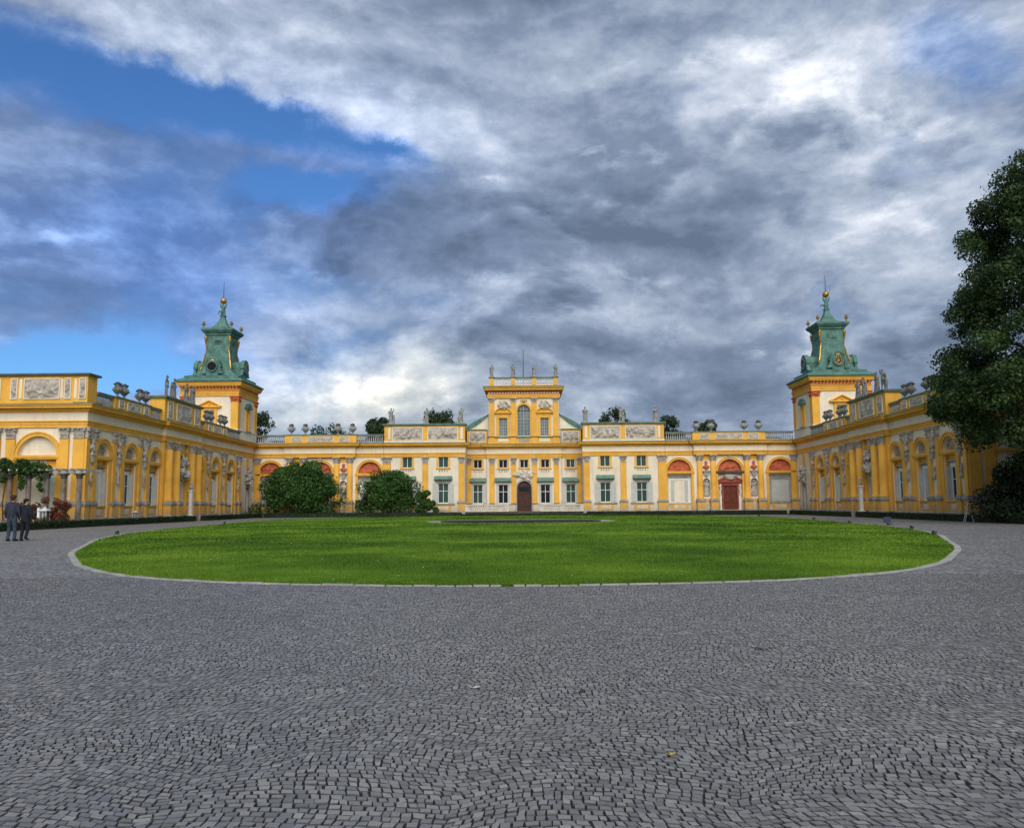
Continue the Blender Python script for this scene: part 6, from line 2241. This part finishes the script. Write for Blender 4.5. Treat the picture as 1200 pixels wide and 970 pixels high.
# ------------------------------------------------------------------ small lights and signs round the lawn
SPOTS = ((18.9, 32.0 + 7.0, 'on the right lawn edge, second nearest'), (16.75, 32.6, 'on the right lawn edge, nearest the camera'), (20.05, 49.4, 'on the right lawn edge beyond the small sign'),
         (21.75, 60.2, 'on the right lawn edge, fourth from the near end'), (21.4, 73.2, 'on the far right lawn edge before the red door'), (18.9, 79.2, 'on the far lawn edge before the right arcade'),
         (-20.9, 57.5, 'on the left lawn edge, far one'), (-19.0, 38.6, 'on the left lawn edge, nearer one'))
for x, y, lb in SPOTS:
    x = x * .976 - .12 if x > 0 else x
    M = T(x, y, .03) @ RZ(-math.copysign(PI / 2, x)) @ SC(.78)
    o = obj('ground_spotlight', cached('spot', lambda: MB().box(-.10, .10, -.03, .03, 0, .04).tube([(-.12, 0, .10), (-.12, 0, .0)], .015, 5).tube([(.12, 0, .10), (.12, 0, .0)], .015, 5)), 'iron', None, M)
    obj('lamp_head', cached('spoth', lambda: MB().add([(-.12, -.10, .05), (.12, -.10, .05), (.12, .05, .04), (-.12, .05, .04), (-.12, -.07, .22), (.12, -.07, .22), (.09, .08, .17), (-.09, .08, .17)],
                                                   [(3, 2, 1, 0), (4, 5, 6, 7), (0, 1, 5, 4), (1, 2, 6, 5), (2, 3, 7, 6), (3, 0, 4, 7)])), 'iron', o, M)
    tag(o, 'small black ground spotlight ' + lb, 'spotlight', 'spotlights round the lawn')
M = T(20.3, 46.2, 0) @ RZ(.1)
sg_ = thing('small_sign', 'small blue grey board on a black foot at the right lawn edge', 'sign', M)
obj('board', MB().box(-.20, .20, -.03, .03, .14, .46).box(-.22, .22, -.04, .04, .44, .48), 'sign_blue', sg_, M)
obj('foot', MB().box(-.04, .04, -.03, .03, 0, .14).box(.02, .22, -.12, .1, .045, .10), 'iron', sg_, M)
M = T(27.55, 51.6, 0)
tp = thing('tripod_stand', 'thin grey tripod of stakes before the right hedge, beside the dark bush', 'stand', M)
for dx_, dy_ in ((-.30, -.1), (.35, -.05), (.05, .35)):
    obj('leg', MB().tube([(dx_, dy_, 0), (.12, 0, 1.25)], .022, 6), 'old_wood', tp, M)

def fallen_leaf(x, y, mat, label, sz, rot):
    pts = [(-.5, 0, .004), (-.2, .22, .012), (.15, .26, .006), (.5, .05, .016), (.2, -.2, .010), (-.15, -.24, .004)]
    mb = MB().add([(a * sz, c * sz, z) for a, c, z in pts] + [(0, 0, .009)], [(k, (k + 1) % 6, 6) for k in range(6)]).tube([(-.5 * sz, 0, .005), (-.85 * sz, .05 * sz, .012)], .0025, 4)
    tag(obj('fallen_leaf', mb, mat, None, T(x, y, .012) @ RZ(rot)), label, 'leaf')


material('leaf_yellow', (0.42, 0.30, 0.05), 0.7, 0.2, 30.0)
material('leaf_brown', (0.05, 0.035, 0.025), 0.8, 0.2, 30.0)
material('leaf_pale', (0.50, 0.48, 0.42), 0.7, 0.1, 30.0)
fallen_leaf(1.13, 4.71, 'leaf_yellow', 'yellow fallen leaf lying on the near cobbles right of the middle', .045, .4)
fallen_leaf(0.73, 6.22, 'leaf_brown', 'small brownish fallen leaf in mid forecourt, near the middle', .08, 1.4)
fallen_leaf(2.52, 7.97, 'leaf_brown', 'dark curled leaf lying on the cobbles toward the right', .12, 2.2)
fallen_leaf(-.05, 6.36, 'leaf_pale', 'pale scrap of leaf on the cobbles, nearly in the middle', .07, .1)

# ------------------------------------------------------------------ the two walkers (seen from behind)
def person(x, y, H, label, jm, tm, hm, coat, seed, face_turn, lift):
    s = H / 1.8
    M = T(x, y, 0.004) @ SC(s)
    o = tag(bpy.data.objects.new('person', None), label, 'person', 'couple walking along the court')
    COL.objects.link(o)
    WM[o] = T(x, y, 0)
    o.matrix_basis = WM[o]
    V = Vector
    hip = {-1: V((-.10, 0, .93)), 1: V((.10, 0, .93))}
    kn = {-1: V((-.12, .05, .50)), 1: V((.12, .03, .50))}
    an = {-1: V((-.13, -.01, .09)), 1: V((.125, -.10 if lift else .02, .14 if lift else .09))}
    sh = {-1: V((-.19, 0, 1.46)), 1: V((.19, 0, 1.46))}
    el = {-1: V((-.27, -.03, 1.17)), 1: V((.27, -.02, 1.17))}
    wr = {-1: V((-.285, .05, .93)), 1: V((.30, .06, .93))}
    bm = MB()
    C = bm.capsule
    C((0, 0, .98), (0, .01, 1.2), .115, .10, 10)
    C((0, .01, 1.2), (0, 0.01, 1.36), .10, .09, 10)
    C((-.13, 0, 1.43), (.13, 0, 1.43), .055, .055)
    C((0, -.01, 1.45), (0, .015, 1.60), .058, .055)
    hc = V((0, .03, 1.69))
    ft = face_turn
    fw = V((math.sin(ft), math.cos(ft), 0))
    rt = V((fw.y, -fw.x, 0))
    bm.ball(hc, .098, 12, 10, .82, 1.0, 1.2)
    bm.ball(hc + fw * .035 - V((0, 0, .055)), .07, 10, 8, .85, .9, .95)           # jaw
    C(hc + fw * .095 + V((0, 0, .0)), hc + fw * .118 - V((0, 0, .03)), .011, .017, 6)    # nose
    C(hc + fw * .088 + rt * .02 - V((0, 0, .065)), hc + fw * .088 - rt * .02 - V((0, 0, .065)), .012, .012, 6)   # lips
    for sd in (-1, 1):
        bm.ball(hc + rt * sd * .082 - V((0, 0, .01)), .028, 6, 6, .4, .7, 1.1)          # ears
        bm.ball(hc + rt * sd * .032 + fw * .082 + V((0, 0, .018)), .017, 6, 5)           # brow and eye
        C(hip[sd], kn[sd], .085, .06)
        C(kn[sd], an[sd], .058, .04)
        C(an[sd], an[sd] + V((sd * .02, .15, -.05)), .04, .03)
        C(sh[sd], el[sd], .055, .042)
        C(el[sd], wr[sd], .042, .028)
        d = (wr[sd] - el[sd]).normalized()
        p0 = wr[sd]
        side_ = V((0, 1, 0)) - d * d.y
        side_.normalize()
        C(p0, p0 + d * .075, .028, .034)
        for k, (off, ln) in enumerate(((.028, .075), (.010, .085), (-.009, .08), (-.027, .062))):
            b0 = p0 + d * .088 + side_ * off
            b1 = b0 + d * ln * .55 + V((-sd * .012, .004, 0))
            b2 = b1 + d * ln * .45 + V((-sd * .022, .01, 0))
            C(b0, b1, .0105, .0095, 6)
            C(b1, b2, .0095, .008, 6)
        t0 = p0 + d * .03 + side_ * .03
        C(t0, t0 + d * .035 + side_ * .028, .013, .011, 6)
        C(t0 + d * .035 + side_ * .028, t0 + d * .065 + side_ * .03 + V((-sd * .01, 0, 0)), .011, .009, 6)
    obj('body', remesh(bm, .0095, 'person_body', 2), 'skin', o, M)
    # eyes
    ey = MB()
    for sd in (-1, 1):
        ey.ball(hc + rt * sd * .032 + fw * .092 + V((0, 0, .016)), .010, 6, 5)
    obj('eyes', ey, 'white_paint', o, M)
    hr = MB()
    hr.ball(hc - fw * .018 + V((0, 0, .035)), .108, 12, 10, .88, 1.0, 1.05)
    hr.ball(hc - fw * .05 - V((0, 0, .03)), .082, 10, 8, .98, .8, 1.0)
    rgp = random.Random(seed)
    for i in range(26):
        a = rgp.uniform(0, 2 * PI)
        p = hc + V((math.cos(a) * .075, math.sin(a) * .085, .05 + rgp.uniform(0, .06))) - fw * .02
        hr.capsule(p, p + V((math.cos(a) * .035, math.sin(a) * .035, rgp.uniform(-.05, .02))), .022, .012, 6)
    obj('hair', remesh(hr, .012, 'hair', 1), hm, o, M)
    jk = MB()
    C = jk.capsule
    bz_ = .93 if not coat else .80
    C((0, 0, bz_ + .13), (0, .0, 1.2), .165, .15, 12)
    C((0, -.01, 1.2), (0, -.01, 1.42), .155, .10, 12)
    for sd in (-1, 1):
        C((sd * .075, 0, bz_ + .08), (sd * .07, 0, 1.36), .125, .125, 10)
        C((sd * .14, -.005, 1.425), (0, -.01, 1.47), .088, .08)
        C(sh[sd] - V((0, 0, .01)), el[sd], .078, .066)
        C(el[sd], wr[sd] + (el[sd] - wr[sd]).normalized() * .02, .066, .052)
        C((sd * .08, -.10, bz_ + .02), (sd * .06, -.09, 1.2), .05, .07, 8)        # skirt of the jacket with its back vent
        for k in range(3):
            z = el[sd].z + .05 - .06 * k
            C(el[sd] + V((0, -.045, .05 - .06 * k)), el[sd] + V((sd * .045, -.02, .035 - .06 * k)), .022, .018, 6)
    C((-.05, -.05, 1.515), (.05, -.05, 1.515), .045, .045)                         # collar
    C((-.07, .02, 1.51), (-.05, -.05, 1.53), .03, .035)
    C((.07, .02, 1.51), (.05, -.05, 1.53), .03, .035)
    obj('jacket', remesh(jk, .016, 'jacket', 2), jm, o, M)
    tr_ = MB()
    C = tr_.capsule
    C((-.07, 0, .99), (.07, 0, .99), .112, .112, 10)
    for sd in (-1, 1):
        C(hip[sd] + V((-sd * .01, 0, .05)), hip[sd] - V((0, 0, .1)), .115, .11, 10)
        C(hip[sd] - V((0, 0, .1)), kn[sd], .105, .078, 10)
        C(kn[sd], an[sd] + V((0, 0, .02)), .078, .062, 10)
        C(an[sd] + V((0, -.01, .05)), an[sd] + V((0, .0, -.02)), .066, .07, 8)
        C(kn[sd] + V((0, -.06, -.02)), kn[sd] + V((sd * .05, -.03, .03)), .025, .02, 6)
    obj('trousers', remesh(tr_, .016, 'trousers', 2), tm, o, M)
    for sd in (-1, 1):
        a = an[sd]
        up = lift and sd > 0
        sm = MB()
        sm.capsule(a + V((0, -.05, -.035)), a + V((0, .03, -.035)), .05, .052, 8)
        tip = a + V((sd * .025, .17, -.055 if not up else -.10))
        sm.capsule(a + V((0, .02, -.04)), tip, .05, .036, 8)
        so = obj('shoe', remesh(sm, .012, 'shoe', 2), 'shoe', o, M)
        sl = MB()
        b_ = V((0, 0, -.083 if not up else -.075))
        p = [a + V((-.042, -.09, 0)) + b_, a + V((.042, -.09, 0)) + b_, tip + V((.036, .03, -.03)), tip + V((-.036, .03, -.03))]
        q = [v - V((0, 0 if not up else .006, .006)) for v in p]
        sl.add(p + q, [(0, 1, 2, 3), (7, 6, 5, 4), (0, 4, 5, 1), (1, 5, 6, 2), (2, 6, 7, 3), (3, 7, 4, 0)])
        obj('sole', sl, 'shoe_sole' if up else 'shoe', so, M)
    return o


person(-20.24, 32.6, 1.80, 'taller walker in a grey jacket and blue jeans, seen from behind', 'jacket_grey', 'jeans', 'hair_brown', False, 5, .1, False)
person(-19.80, 32.75, 1.66, 'shorter walker in a dark navy coat and dark trousers, seen from behind', 'jacket_navy', 'trousers_dark', 'hair_dark', True, 9, .75, True)
